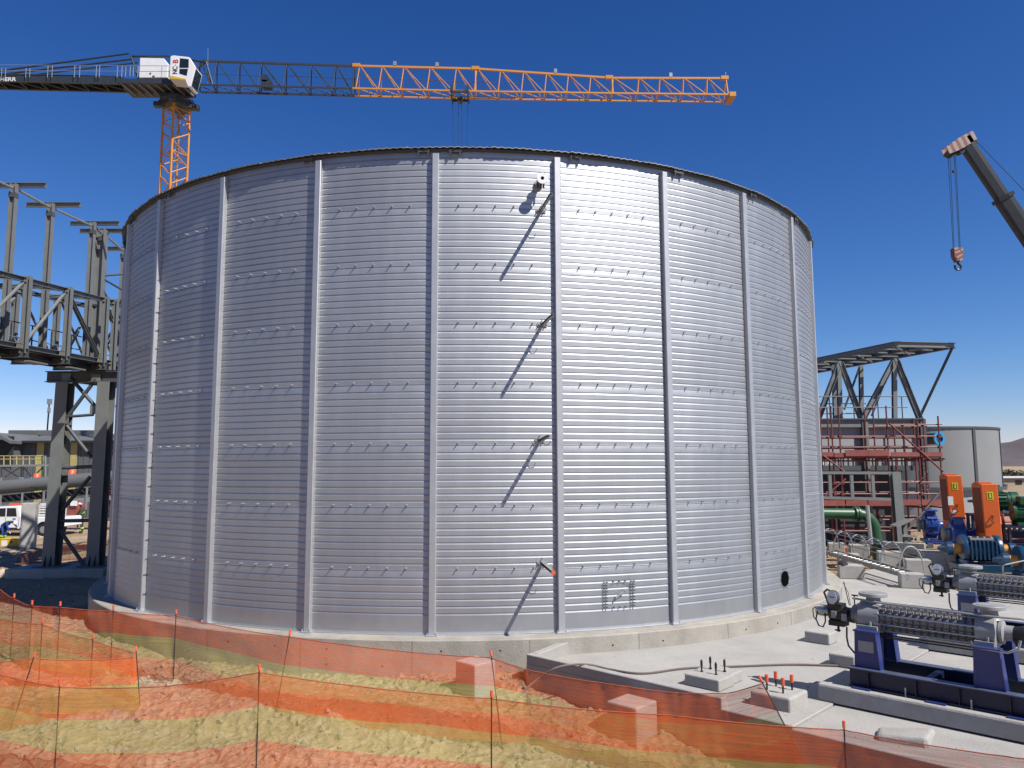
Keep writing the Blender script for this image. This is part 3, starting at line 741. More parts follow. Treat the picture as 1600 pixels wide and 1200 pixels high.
# ---------------------------------------------------------------- steel conveyor gantry on the left
gan = thing('conveyor_gantry', 'grey steel conveyor gantry on a braced two legged tower left of the tank', 'steel gantry', (-16.25, 29.2, -.75))
XN, XF, XC = -15.7, -17.4, -16.55
def gt(y): return 9.27 + .082*(y-24.3)
def gb(y): return 7.09 + .042*(y-24.3)
ys = [17.2, 19.5, 21.9, 24.3, 26.6, 29.05, 31.4, 33.8, 36.2]
for X_ in (XN, XF):
    M_ = STEEL
    for f_, h in ((gt, .16), (gb, .16)):
        ch('chord', M_, gan, V((X_, ys[0], f_(ys[0]))), V((X_, ys[-1], f_(ys[-1]))), .10, h)
    for y in ys:
        ib('truss_post', M_, gan, V((X_+.085*(1 if X_ == XN else -1), y, gb(y)-.22)), V((X_+.085*(1 if X_ == XN else -1), y, gt(y)+.12)), .17, .2, .02, (1, 0, 0))
    for i in range(len(ys)-1):
        y0, y1 = ys[i]+.12, ys[i+1]-.12
        rise = i < 4
        a, b = (V((X_-.01, y0, gb(y0)+.1)), V((X_-.01, y1, gt(y1)-.12))) if rise else (V((X_-.01, y0, gt(y0)-.12)), V((X_-.01, y1, gb(y1)+.1)))
        if X_ == XF: a, b = (V((X_, y0, gt(y0)-.12)), V((X_, y1, gb(y1)+.1))) if rise else (V((X_, y0, gb(y0)+.1)), V((X_, y1, gt(y1)-.12)))
        if X_ == XF: tb('diagonal', STEEL, gan, V((X_-.06, a.y, b.z)), V((X_-.06, b.y, a.z)), .045)
        if i in (3, 2, 6) or X_ == XF: tb('diagonal', STEEL, gan, a, b, .055)
        else: ch('diagonal', STEEL, gan, a, b, .12, .13)
for i, y in enumerate(ys):
    ib('floor_beam', STEELD, gan, V((XF-.1, y, gb(y)-.22)), V((XN+.25, y, gb(y)-.22)), .14, .28)
    if i: ib('roof_tie', STEEL, gan, V((XF, y-1.1, gt(y-1.1)-.02)), V((XN, y-1.1, gt(y-1.1)-.02)), .14, .12)
    if i < len(ys)-1:
        y1 = ys[i+1]
        bm_('deck_panel', STEELD, gan, V((XC, y+.03, gb(y)-.05)), V((XC, y1-.03, gb(y1)-.05)), 1.5, .03)
        for X_ in (XF+.3, XC, XN-.3): ch('stringer', STEELD, gan, V((X_, y+.08, gb(y)-.2)), V((X_, y1-.08, gb(y1)-.2)), .07, .18)
        bm_('underside_tray', STEEL, gan, V((XN-.15, y+.3, gb(y)-.42)), V((XN-.15, y+1.3, gb(y)-.40)), .5, .05)
        p_ = V((XF+.25, y+.5, gb(y)))
        for q in (0, 1.15): tb('rail_post', CRDARK, gan, p_+V((0, q, 0)), p_+V((0, q, 1.1)), .03, 6)
        for h in (.55, 1.08): tb('hand_rail', STEELL if h < 1 else RUST, gan, V((XF+.25, y, gb(y)+h)), V((XF+.25, y1, gb(y1)+h)), .022, 6)
ib('truss_post', STEEL, gan, V((XN+.085, 29.75, gb(29.75)-.3)), V((XN+.085, 29.75, gt(29.75)+.12)), .17, .2, .02, (1, 0, 0))
for i in range(len(ys)-1):
    ym = (ys[i]+ys[i+1])/2
    ch('sway_brace', STEEL, gan, V((XF+.05, ys[i]+.15, gt(ys[i])-.04)), V((XN-.05, ys[i+1]-.15, gt(ys[i+1])-.04)), .07, .07)
    MB().prism([V((XN+.03, ys[i]-.32, gb(ys[i])-.08)), V((XN+.03, ys[i]+.32, gb(ys[i])-.08)), V((XN+.03, ys[i]+.14, gb(ys[i])+.34)), V((XN+.03, ys[i]-.14, gb(ys[i])+.34))], (.02, 0, 0)).build('gusset_plate', STEEL, gan)
    tb('kicker', STEEL, gan, V((XF+.2, ys[i+1], gb(ys[i+1])-.1)), V((XC-.05, ys[i+1], gb(ys[i+1])+1.15)), .04)
# portal posts with T heads
TP = [(18.4, 12.3), (19.9, 12.35), (22.0, 12.45), (24.7, 12.65), (26.75, 12.7), (29.5, 12.9), (30.2, 12.82), (32.0, 12.6)]
for i, (y, z) in enumerate(TP):
    big = i == 6
    ib('head_post', STEEL, gan, V((XC, y, gb(y)-.1)), V((XC, y, z-.02)), .17 if not big else .34, .2 if not big else .34, .02, (1, 0, 0))
    ch('head_bar', STEEL, gan, V((XC-.98, y+.11, z-.03)), V((XC+.98, y+.11, z-.03)), .10, .17)
    if i: tb('ridge_tube', STEELL, gan, V((XC+.02, TP[i-1][0]+.15, TP[i-1][1]-.16)), V((XC+.02, y-.12, z-.2)), .045)
    MB().box((XC, y, z-.42), (.22, .19, .16)).build('splice_plate', STEELD, gan)
y6, y7 = TP[6][0], TP[7][0]
tb('side_brace', STEELD, gan, V((XC+.1, y6, 10.9)), V((XN+.1, y7, 11.5)), .045); tb('side_brace', STEELD, gan, V((XC+.1, y6, 10.8)), V((XN+.1, y7, 10.2)), .045)
tb('side_brace', STEELD, gan, V((XC+.1, y6, 10.4)), V((XN+.1, y7+.3, 7.9)), .045)
ib('head_post', STEEL, gan, V((XN+.1, y7, gb(y7))), V((XN+.1, y7, 11.9)), .2, .2)
# tower
LEGY = 29.2; zb = -.42
legs = ((-17.2, -17.08), (-15.56, -15.5))
for a, b in legs:
    l_ = ib('leg', STEEL, gan, V((a, LEGY, zb)), V((b, LEGY, 6.48)), .46, .5, .03, (0, 1, 0))
    MB().box((a, LEGY, zb+.03), (.95, .85, .05)).build('base_plate', STEELD, l_)
    for q in (-.33, .33):
        MB().prism([(a+q*.3, LEGY-.4, zb+.055), (a+q*.3, LEGY+.4, zb+.055), (a+q*.3, LEGY+.24, zb+.45), (a+q*.3, LEGY-.24, zb+.45)], (.025, 0, 0)).build('base_gusset', STEELD, l_)
ib('cap_beam', STEELD, gan, V((-17.8, LEGY, 6.69)), V((-14.9, LEGY, 6.69)), .3, .42, .03)
ib('cap_beam', STEELD, gan, V((-17.3, LEGY+.3, 6.7)), V((-17.3, LEGY+5.5, 6.9)), .2, .3, .03); ib('cap_beam', STEELD, gan, V((-15.7, LEGY+.3, 6.7)), V((-15.7, LEGY+5.5, 6.9)), .2, .3, .03)
def tw(a, b, r=.085): tb('brace', STEELD, gan, at_y(*a, LEGY-.02), at_y(*b, LEGY-.02), r, 10)
for a, b in (((110, 590), (148, 634)), ((150, 592), (103, 655)), ((106, 651), (146, 648)), ((104, 665), (143, 715)), ((98, 731), (145, 729)), ((141, 745), (96, 798)), ((95, 814), (140, 813)), ((93, 828), (132, 884))): tw(a, b, .07 if a[1] != 651 else .055)
for px, py in ((100, 655), (98, 731), (148, 640), (150, 592), (104, 590)): q = at_y(px, py, LEGY-.05); MB().box(q, (.35, .03, .35)).build('gusset_plate', STEEL, gan)
t = thing('tower_foundation', 'concrete foundation strip under the gantry tower legs', 'concrete foundation', (-16.2, LEGY, -.9))
MB().box((-16.6, LEGY, -.66), (3.6, 1.7, .48)).build('body', CONCB, t, bevel=.03)

# ---------------------------------------------------------------- tower crane
CY = 57.0
zc = at_y(300, 138, CY).z
cr = thing('tower_crane', 'orange and dark grey tower crane standing behind the tank, white cab at its mast', 'tower crane', (-25.3, CY, -.75))
q0 = at_y(266, 280, CY); th = R(56.2); s_ = 1.38
cx, cy = q0.x, q0.y
ex = V((math.cos(th), math.sin(th), 0)); ey = V((-math.sin(th), math.cos(th), 0))
fc = V((cx, cy, 0))
cor = [fc, fc+ex*s_, fc+ex*s_+ey*s_, fc+ey*s_]; mc = fc+ex*s_/2+ey*s_/2
mt = at_y(266, 160, CY).z
for k in range(4): bm_('mast_leg', ORANGE, cr, cor[k]+V((0, 0, -.75)), cor[k]+V((0, 0, mt)), .14, .14, ex)
pn = 1.78; z = mt-.3; i = 0
while z > 14:
    for k in range(4):
        a, b = cor[k], cor[(k+1) % 4]
        if (i+k) % 2: a, b = b, a
        tb('mast_lacing', ORANGE, cr, a+V((0, 0, z)), b+V((0, 0, z-pn/2)), .045, 6)
        tb('mast_lacing', ORANGE, cr, b+V((0, 0, z-pn/2)), a+V((0, 0, z-pn)), .045, 6)
        if i % 2 == 0: tb('mast_lacing', ORANGE, cr, a+V((0, 0, z)), b+V((0, 0, z)), .04, 6)
    z -= pn; i += 1
m = MB()
for k in range(4):
    z2 = z
    while z2 > 0:
        a, b = cor[k], cor[(k+1) % 4]
        m.tube(a+V((0, 0, z2)), b+V((0, 0, z2-pn/2)), .045, 5); m.tube(b+V((0, 0, z2-pn/2)), a+V((0, 0, z2-pn)), .045, 5); z2 -= pn
m.build('lower_lacing', ORANGE, cr, kind='stuff')
m = MB(); lx = mc+ex*.2
for dx in (-.2, .2): m.tube(lx+ey*dx+V((0, 0, 14)), lx+ey*dx+V((0, 0, mt)), .02, 5)
for k in range(int((mt-14)/.3)): m.tube(lx+ey*.2+V((0, 0, 14+k*.3)), lx-ey*.2+V((0, 0, 14+k*.3)), .014, 5)
m.build('ladder', STEELL, cr)
m = MB(); m.box(mc+V((0, 0, mt+.25)), (2.0, 2.0, .5), Matrix.Rotation(th, 3, 'Z')); m.lathe([(1.0, 0), (1.25, .1), (1.25, .35), (.95, .45), (.95, .9)], mc+V((0, 0, mt+.3)), (0, 0, 1), 24)
m.build('slewing_ring', CRDARK, cr)
for k in range(4):
    m = MB(); q = cor[k]; o_ = (q-mc).normalized()
    m.box(q+o_*.35+V((0, 0, mt+.15)), (.7, .5, .35), Matrix.Rotation(th+pi/4+k*pi/2+pi, 3, 'Z'))
    m.build('slewing_bracket', CRDARK, cr)
# jib
st_px = [310, 337, 373, 407, 446, 485, 523, 553, 560, 595, 629, 670, 711, 743, 780, 816, 852, 886, 921, 956, 996, 1029, 1066, 1103, 1134]
def lin(tab, x):
    for (a, b), (c, d) in zip(tab, tab[1:]):
        if x <= c: return b+(d-b)*(x-a)/(c-a)
    return tab[-1][1]
midy = [(250, 136.5), (300, 138), (553, 144), (740, 148.5), (950, 151.5), (1143, 153.5)]
topy = [(250, 94), (337, 96), (553, 103), (743, 107.5), (956, 122), (1135, 122.5)]
def jb(px): return at_z(px, lin(midy, px), zc)
def jt(px): q = jb(px); return at_y(px, lin(topy, px), q.y)
ew = V((-.03, 1, 0)).normalized()
def sec(a, b, M_):
    t_ = MB().beam(jt(a), jt(b), .145, .145).build('top_chord', M_, cr)
    for s2 in (-.62, .62): bm_('bottom_chord', M_, cr, jb(a)+ew*s2, jb(b)+ew*s2, .115, .115)
    ss = [x for x in st_px if a <= x <= b]
    r_ = .045 if M_ == CRDARK else .04
    for x0, x1 in zip(ss, ss[1:]):
        if x1-x0 < 12: continue
        for s2 in (-.62, .62):
            tb('lattice_bar', M_, cr, jt(x0+2), jb(x0-2)+ew*s2, r_, 6)
            tb('lattice_bar', M_, cr, jt(x0+3), jb(x1-3)+ew*s2, r_, 6)
        tb('lattice_bar', M_, cr, jb(x0)-ew*.62, jb(x0)+ew*.62, .05, 6); tb('lattice_bar', M_, cr, jb(x0)-ew*.62, jb(x1)+ew*.62, .04, 6)
    for s2 in (-.62, .62): tb('lattice_bar', M_, cr, jt(b), jb(b)+ew*s2, .06, 6)
sec(310, 553, CRDARK); sec(553, 743, ORANGE); sec(743, 956, ORANGE); sec(956, 1134, ORANGE)
for x in (557, 743, 952, 1132): MB().box(jt(x)+V((0, 0, .03)), (.6, .26, .28)).build('chord_joint', ORANGE, cr)
for a, b in ((300, 410), (445, 552), (553, 818)): tb('walk_line', CRDARK if a < 553 else RUST, cr, jb(a).lerp(jt(a), .55), jb(b).lerp(jt(b), .5), .02, 5)
tb('hoist_rope', CRDARK, cr, jb(300)-V((0, 0, .25)), jb(1134)-V((0, 0, .25)), .018, 5)
MB().box(jb(1141)+V((0, 0, .0)), (.5, 1.5, .35)).build('jib_end', ORANGE, cr)
for x in (617, 683, 868, 1048): MB().box(jt(x)+V((0, 0, .25)), (.25, .2, .35)).build('sheave_bracket', STEELL, cr)
tb('anemometer_rod', STEELL, cr, jt(1134), jt(1134)+V((0, 0, .55)), .02, 5); tb('antenna', STEELL, cr, jb(324)+V((0, 0, .4)), at_y(325, 76, CY-.5), .02, 5)
m = MB(); q = jb(418); m.box(q+V((0, -.1, .35)), (.75, .8, .5)); m.tube(q+V((-.1, -.5, .75)), q+V((-.1, .3, .75)), .32, 12); m.build('winch', CRDARK, cr)
q = jb(719); m = MB()
for s2 in (-.75, .75): m.box(q+ew*s2+V((0, 0, -.12)), (1.45, .1, .18)); m.box(q+ew*s2+V((-.6, 0, .15)), (.16, .14, .55)); m.box(q+ew*s2+V((.6, 0, .15)), (.16, .14, .55))
for x in (-.65, .65): m.box(q+V((x, 0, -.35)), (.12, 1.6, .12))
m.tube(q+V((0, -.3, -.45)), q+V((0, .3, -.45)), .22, 10); tr_ = m.build('trolley', CRDARK, cr)
for x, y in ((-.58, -.2), (-.15, .2), (.12, -.2), (.6, .2)): tb('hoist_rope', CRDARK, cr, q+V((x, y, -.35)), q+V((x*.55, y, -19)), .016, 5)
# counter jib, tie bars, machinery and cab
def cj(px, py, dy=0): return at_y(px, py, CY+dy)
zt = zc
ends = (-330, 190)
A0, A1 = cj(-330, 113, -1.0), cj(192, 126, -1.0)
g1 = MB().beam(A0, A1, .18, .62).build('counter_jib_girder', CRDARK, cr)
A2, A3 = A0+V((0, 1.3, 0)), A1+V((0, 1.3, 0))
bm_('counter_jib_girder', CRDARK, cr, A2, A3, .18, .62)
bm_('counter_jib_deck', CRDARK, cr, A0+V((0, .65, .26)), A1+V((0, .65, .26)), 1.1, .05)
for k in range(16): a, b = A0.lerp(A1, k/16), A0.lerp(A1, (k+1)/16); tb('counter_jib_brace', CRDARK, cr, a-V((0, 0, .25)), b+V((0, 1.3, -.25)), .06, 6); tb('counter_jib_brace', CRDARK, cr, a-V((0, 0, .25)), a+V((0, 1.3, -.25)), .06, 6)
bx = at_y(205, 137, CY).z
m = MB(); m.prism([cj(186, 122.5, -1.3), cj(268, 124, -1.3), cj(283, 124, -1.3), cj(283, 124, -1.3)+V((0, 1.9, 0)), cj(186, 122.5, -1.3)+V((0, 1.9, 0))], (0, 0, -.35)); m.build('machinery_platform', CRDARK, cr)
m = MB()
for px in range(192, 296, 13): m.beam(cj(px, 125, -1.2)+V((0, 0, -.32)), cj(px, 125, -1.2)+V((.25, 1.7, -.42)), .10, .12)
m.build('platform_joists', RIM, cr, kind='stuff')
m = MB(); m.beam(cj(200, 141, .4), cj(300, 141, .4), 1.6, .45); m.build('slewing_platform', CRDARK, cr)
pv, pk = cj(205, 88, 0), cj(322, 97, 0)
tb('tie_bar', CRDARK, cr, pv, cj(262, 88, 0), .09, 8); tb('tie_bar', CRDARK, cr, cj(262, 88, 0), pk, .10, 8)
for s2 in (-.4, .4): tb('tie_bar', CRDARK, cr, pv+V((0, s2, 0)), cj(-330, 155, s2), .07, 8)
tb('tie_bar', CRDARK, cr, cj(215, 98, .5), cj(60, 116, .5), .06, 8)
tb('tie_bar', CRDARK, cr, pk, cj(282, 124, 0), .09, 8); tb('tie_bar', CRDARK, cr, pv, cj(216, 122, 0), .09, 8); tb('tie_bar', CRDARK, cr, pk, jb(337)-ew*.62, .07, 8)
m = MB(); a = cj(217, 121.5, -.8); b = cj(263, 91, -.8); m.prism([a, V((b.x, a.y, a.z)), V((b.x, a.y, b.z-.5)), V((b.x-.35, a.y, b.z)), V((a.x, a.y, b.z+.05))], (0, 1.5, 0)); cab_ = m.build('machinery_cabinet', CRWHITE, cr, bevel=.03)
MB().box(cj(235, 114.5, -.82), (.10, .04, .10)).build('vent', CRDARK, cab_); MB().box(cj(240, 119, -.82), (.18, .04, .07)).build('vent', CRDARK, cab_)
for px in (2, 8, 40, 46, 74, 81, 116, 124, 150, 155, 183, 190, 215, 252, 264):
    q = cj(px, 121, -1.25); tb('rail_post', STEELL, cr, q, q+V((0, 0, .95 if px > 70 else .75)), .028, 5)
for h in (.5, .95): tb('hand_rail', STEELL, cr, cj(-60, 119.5, -1.25)+V((0, 0, h)), cj(264, 121.5, -1.25)+V((0, 0, h)), .022, 5)
for px in (196, 203, 208): q = cj(px, 119.5, -.6); tb('rail_post', STEELL, cr, q, q+V((0, 0, .8)), .03, 5)
# operator's cab
ca = cj(264.5, 123, -2.1)
prof = [(0, 0), (0, 1.80), (.22, 1.86), (1.38, 1.72), (1.50, 1.62), (1.95, .90), (1.62, -.62), (1.42, -.62), (1.2, -.1)]
m = MB(); m.prism([ca+V((x, 0, z)) for x, z in prof], (0, 1.25, 0)); cb = m.build('cab', CRWHITE, cr, bevel=.03)
def pane(poly, nm='window', M_=GLASS, off=-.012): return MB().prism([ca+V((x, off, z)) for x, z in poly], (0, .02, 0)).build(nm, M_, cb)
pane([(.72, .86), (.74, 1.62), (1.40, 1.54), (1.42, .86)]); pane([(.74, .40), (.74, .78), (1.38, .78), (1.30, .22)])
pane([(.03, .03), (.03, .26), (1.26, -.02), (1.18, -.08)], 'stripe', CRYEL)
for (x0, z0), (x1, z1) in (((1.53, 1.54), (1.93, .94)), ((1.92, .84), (1.66, -.48))):
    d_ = V((z1-z0, 0, x0-x1)).normalized(); d_ = -d_ if d_.x < 0 else d_
    P4 = [ca+V((x0, .1, z0)), ca+V((x1, .1, z1)), ca+V((x1, 1.15, z1)), ca+V((x0, 1.15, z0))]
    MB().prism([p_+d_*.004 for p_ in P4], d_*.015).build('window', GLASS, cb)
def text(body, loc, size, M_, par, rot=0, name='lettering', wscale=1):
    cu = bpy.data.curves.new('txt', 'FONT'); cu.body = body; cu.size = size; cu.extrude = .004; cu.offset = size*.02
    o = bpy.data.objects.new('txt', cu); col.objects.link(o)
    dg = bpy.context.evaluated_depsgraph_get(); me = bpy.data.meshes.new_from_object(o.evaluated_get(dg))
    bpy.data.objects.remove(o, do_unlink=True)
    Mx = Matrix.Translation(loc) @ Matrix.Rotation(rot, 4, 'Y') @ Matrix.Rotation(pi/2, 4, 'X') @ Matrix.Diagonal((wscale, 1, 1, 1))
    q = par
    while q.parent: q = q.parent
    me.transform(PM[q].inverted() @ Mx)
    me.materials.clear(); me.materials.append(M_)
    r = bpy.data.objects.new(name, me); col.objects.link(r); r.parent = par; return r
text('NC', ca+V((.58, -.012, .36)), .52, CRDARK, cb, -pi/2, wscale=.8)
text('·', ca+V((.58, -.012, 1.02)), .52, CRDARK, cb, -pi/2, wscale=.8); text('B', ca+V((.60, -.012, 1.22)), .56, REDW, cb, -pi/2, wscale=.95)
q = A0.lerp(A1, .58); e_ = (A1-A0)
qx = cj(31, 127.5, -1.0)
text('LIEBHERR', V((qx.x-2.42, A1.y-.095, qx.z)), .42, CRWHITE, g1, 0, wscale=1.22)

# ---------------------------------------------------------------- mobile crane boom on the right
BY = 35.0
mk = thing('mobile_crane', 'dark telescopic boom of a mobile crane with a red and white head and hanging hook', 'mobile crane', (33, BY, -.7))
h0, h1 = at_y(1512, 232, BY), at_y(1606, 372, BY)
dv = (h1-h0).normalized(); foot = h0 + dv*((h0.z-1.9)/-dv.z)
def boom(p0, p1, w_, h_):
    m = MB(); d, x, y = m.basis(p0, p1, (0, 0, 1)); pr = [(-.5, .18), (-.5, .5), (.5, .5), (.5, .18), (.36, -.35), (.18, -.5), (-.18, -.5), (-.36, -.35)]
    n = len(pr); m.v = [p + x*a*w_ + y*b*h_ for p in (p0, p1) for a, b in pr]
    m.f = [(i, (i+1) % n, n+(i+1) % n, n+i) for i in range(n)] + [tuple(range(n))[::-1], tuple(range(n, 2*n))]
    return m
k1 = at_y(1565, 311, BY)
boom(h0-dv*.5, k1, .5, .58).build('boom_section', BOOM, mk); boom(k1, h0+dv*10.5, .62, .70).build('boom_section', BOOM, mk); boom(h0+dv*10.3, foot, .76, .86).build('boom_section', BOOM, mk)
boom(k1-dv*.09, k1+dv*.09, .74, .86).build('boom_collar', CASTD, mk); boom(h0+dv*10.2, h0+dv*10.4, .9, 1.0).build('boom_collar', CASTD, mk)
hd0, hd1 = at_y(1477, 238, BY), at_y(1521, 219, BY)
def stripes(name, m, par, f):
    o = m.build(name, CRWHITE, par); o.data.materials.append(REDW)
    for pl in o.data.polygons: pl.material_index = f(pl.center)
    return o
m = MB(); d, x, y = m.basis(hd0, hd1); n = 9
for s2 in (-.22, .22):
    m = MB()
    for k in range(n):
        a, b = hd0.lerp(hd1, k/n), hd0.lerp(hd1, (k+1)/n); hh = .16+.24*math.sin(pi*min(1, (k+1.5)/n)*.75)
        m.beam(a+x*s2+y*.02*k, b+x*s2+y*.02*k, .06, hh+.12)
    hdob = m.build('head_plate', SHADE_W, mk); hdob.data.materials.append(SHADE_R)
    for i, pl in enumerate(hdob.data.polygons): pl.material_index = (i//6) % 2
for q, r_ in ((hd0+V((.25, 0, -.05)), .2), (hd0+V((.7, 0, .05)), .16), (hd1-V((.15, 0, .12)), .24)): MB().tube(q+V((0, -.16, 0)), q+V((0, .16, 0)), r_, 16).build('sheave', CASTD, mk)
hk = at_y(1496, 400, BY); top_ = (at_y(1481, 246, BY), at_y(1491, 246, BY))
for px, dx, dy in ((1482, -.28, -.12), (1483.5, -.16, .12), (1490.5, .08, -.12), (1493, .2, .12)): tb('hoist_rope', CRDARK, mk, at_y(px, 240, BY)+V((0, dy, 0)), at_y(1496, 388, BY)+V((dx*.8, dy, 0)), .014, 5)
MB().box(at_y(1490, 268, BY), (.1, .1, .1)).build('rope_weight', CRDARK, mk)
tb('hoist_rope', CRDARK, mk, hd1+V((.05, 0, .05)), at_y(1640, 345, BY)+V((0, 0, .2)), .016, 5)
m = MB(); m.prism([hk+V((-.26, -.14, .36)), hk+V((.22, -.14, .38)), hk+V((.26, -.14, .05)), hk+V((.14, -.14, -.28)), hk+V((-.12, -.14, -.30)), hk+V((-.24, -.14, -.05))], (0, .28, 0)); hb = m.build('hook_block', SHADE_R, mk, bevel=.03)
for k, (a, b) in enumerate((((-.2, .28), (-.05, .34)), ((-.2, .1), (.1, .22)), ((-.12, -.12), (.16, .05)), ((.0, -.25), (.14, -.18)), ((.08, .2), (.2, .3)))): bm_('white_stripe', SHADE_W, hb, hk+V((a[0], -.146, a[1])), hk+V((b[0], -.146, b[1])), .09, .012, (0, 1, 0))
MB().path([hk+V((.0, 0, -.28)), hk+V((.0, 0, -.36)), hk+V((.10, 0, -.44)), hk+V((.13, 0, -.54)), hk+V((.07, 0, -.64)), hk+V((-.05, 0, -.66)), hk+V((-.13, 0, -.6)), hk+V((-.15, 0, -.5)), hk+V((-.17, 0, -.44))], .05, 8).build('hook', CASTD, mk, smooth=True)
m = MB(); m.box((foot.x+2, BY, .75), (9, 2.5, .7)); m.box((foot.x+.3, BY, 1.6), (2.6, 2.3, .9)); m.box((foot.x-1.8, BY-.6, 1.7), (1.4, 1.1, 1.6)); m.build('carrier', BOOM, mk, bevel=.05)
for k in range(4):
    for s2 in (-1.2, 1.2): MB().tube((foot.x-1.6+k*2.2, BY+s2-.2, -.15), (foot.x-1.6+k*2.2, BY+s2+.2, -.15), .6, 18).build('wheel', BLACK, mk)

# ---------------------------------------------------------------- yard on the far left
YD = 62.0
def fx(px, py, y=YD): return at_y(px, py, y)
sh = thing('shed', 'long dark grey clad shed with a gabled end and yellow translucent strips at far left', 'shed', (-45, YD, -.75))
xl, xr = fx(32, 700).x, fx(300, 700).x; ze, zr = fx(33, 688.5).z, fx(33, 675).z+.35; zbk = -.75
m = MB(); m.box(((xl+xr)/2, YD+5.15, (ze+zbk)/2), (xr-xl, 10, ze-zbk)); m.build('wall', SHEDW, sh)
for k in range(int((xr-xl)/.45)): bm_('cladding_rib', SHEDW, sh, V((xl+.2+k*.45, YD+.13, zbk)), V((xl+.2+k*.45, YD+.13, ze-.05)), .07, .06, (0, 1, 0))
for a, b in ((57, 68), (110, 120), (205, 215)): x0, x1 = fx(a, 700).x, fx(b, 700).x; MB().box(((x0+x1)/2, YD+.09, (ze+zbk)/2), (x1-x0, .06, ze-zbk-.1)).build('light_strip', SHEDY, sh)
m = MB(); m.prism([(xl-.3, YD-.35, ze-.05), (xl-.3, YD+4.5, fx(100, 678, YD+4.5).z), (xl-.3, YD+10.5, ze)], (xr-xl+.6, 0, 0)); m.build('roof', SHEDR, sh)
bm_('gutter', SHEDD, sh, V((xl-.3, YD-.42, ze-.1)), V((xr, YD-.42, ze-.1)), .12, .16)
for a, b in ((20, 57), (62, 105), (108, 150)): bm_('ridge_vent', SHEDR, sh, fx(a, 676.5, YD+4), fx(b, 676.5, YD+4), 1.2, .42)
x0, x1 = fx(-20, 700).x, fx(33, 700).x; xm = fx(16, 700).x
gb_ = [V((2*xm-x1, YD-1.2, zbk)), V((x1-.02, YD-1.2, zbk)), V((x1-.02, YD-1.2, fx(33, 692).z)), V((xm, YD-1.2, fx(16, 680).z)), V((2*xm-x1, YD-1.2, fx(33, 692).z))]
MB().prism(gb_, (0, 6, 0)).build('gable_bay', SHEDW, sh)
e0, e1, pk_ = fx(36, 690).z, fx(36, 690).x+.2, fx(16, 677.5).z
for s2 in (-1, 1): MB().prism([V((xm, YD-1.9, pk_)), V((xm+s2*(e1-xm), YD-1.9, e0)), V((xm+s2*(e1-xm), YD-1.9, e0-.22)), V((xm, YD-1.9, pk_-.25))], (0, 7, 0)).build('gable_roof', SHEDR, sh)
MB().box((xm, YD-1.22, fx(16, 706).z), (2.1, .06, 2.4)).build('door', SHEDD, sh)
MB().lathe([(.16, 0), (.16, .05)], (xm, YD-1.25, fx(16, 685).z), (0, -1, 0), 12).build('floodlight', PAPER, sh)
sh2 = thing('shed', 'grey shed with a dark open bay at the tank edge behind the gantry tower', 'shed', (-30, 66, -.75))
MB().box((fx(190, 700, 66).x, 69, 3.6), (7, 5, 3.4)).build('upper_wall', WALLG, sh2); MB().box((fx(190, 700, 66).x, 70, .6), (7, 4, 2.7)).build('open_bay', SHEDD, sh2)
MB().box((fx(190, 700, 66).x, 69, 5.55), (7.6, 5.8, .5)).build('roof', SHEDD, sh2)
# lamp mast
t = thing('lamp_mast', 'thin lamp mast with a box head rising behind the dark shed', 'lamp mast', fx(73, 700, 72))
tb('mast', STEELD, t, fx(72.5, 690, 72), fx(77, 630, 72), .07, 8); MB().box(fx(77.5, 627.5, 72), (.34, .3, .5)).build('lamp_head', STEELL, t); MB().box(fx(76.5, 641, 72), (.2, .2, .5)).build('control_box', STEELL, t)
# platform with yellow rails
pf = thing('access_platform', 'steel access platform with yellow hand rails and crossed braces before the dark shed', 'platform', fx(30, 745, 54))
PY_ = 54
for px in (2, 33, 36, 66, 71): tb('platform_post', STEELL if px != 66 else GREEN, pf, fx(px, 757, PY_), fx(px, 728 if px < 60 else 712, PY_), .06, 6)
bm_('deck_edge', STEELL, pf, fx(-30, 728.5, PY_), fx(70, 727, PY_), .9, .14)
for a, b in (((2, 730), (33, 748)), ((4, 748), (32, 730)), ((37, 730), (52, 750)), ((42, 755), (66, 731))): tb('brace', STEELL, pf, fx(*a, PY_), fx(*b, PY_), .05, 6)
for h in (712.5, 717.5): tb('hand_rail', SHEDY, pf, fx(-30, h, PY_), fx(68, h, PY_), .035, 6)
for px in range(-4, 68, 10): tb('rail_post', SHEDY, pf, fx(px, 727, PY_), fx(px, 712, PY_), .035, 6)
for q in ((57, 747), (112, 741)): 
    t_ = thing('orange_motor', 'small orange drive motor above the conveyor tube, '+('left of' if q[0] < 80 else 'between')+(' the tower leg' if q[0] < 80 else ' the tower legs'), 'motor', fx(*q, 52))
    m = MB(); m.lathe([(.18, -.3), (.24, -.2), (.24, .2), (.16, .3)], fx(*q, 52), (0, .3, 1), 14); m.build('housing', CAPR, t_, smooth=True); MB().tube(fx(*q, 52)-V((0, 0, .05)), fx(*q, 52)+V((.35, -.2, -.1)), .1, 10).build('shaft_cover', RUST, t_)
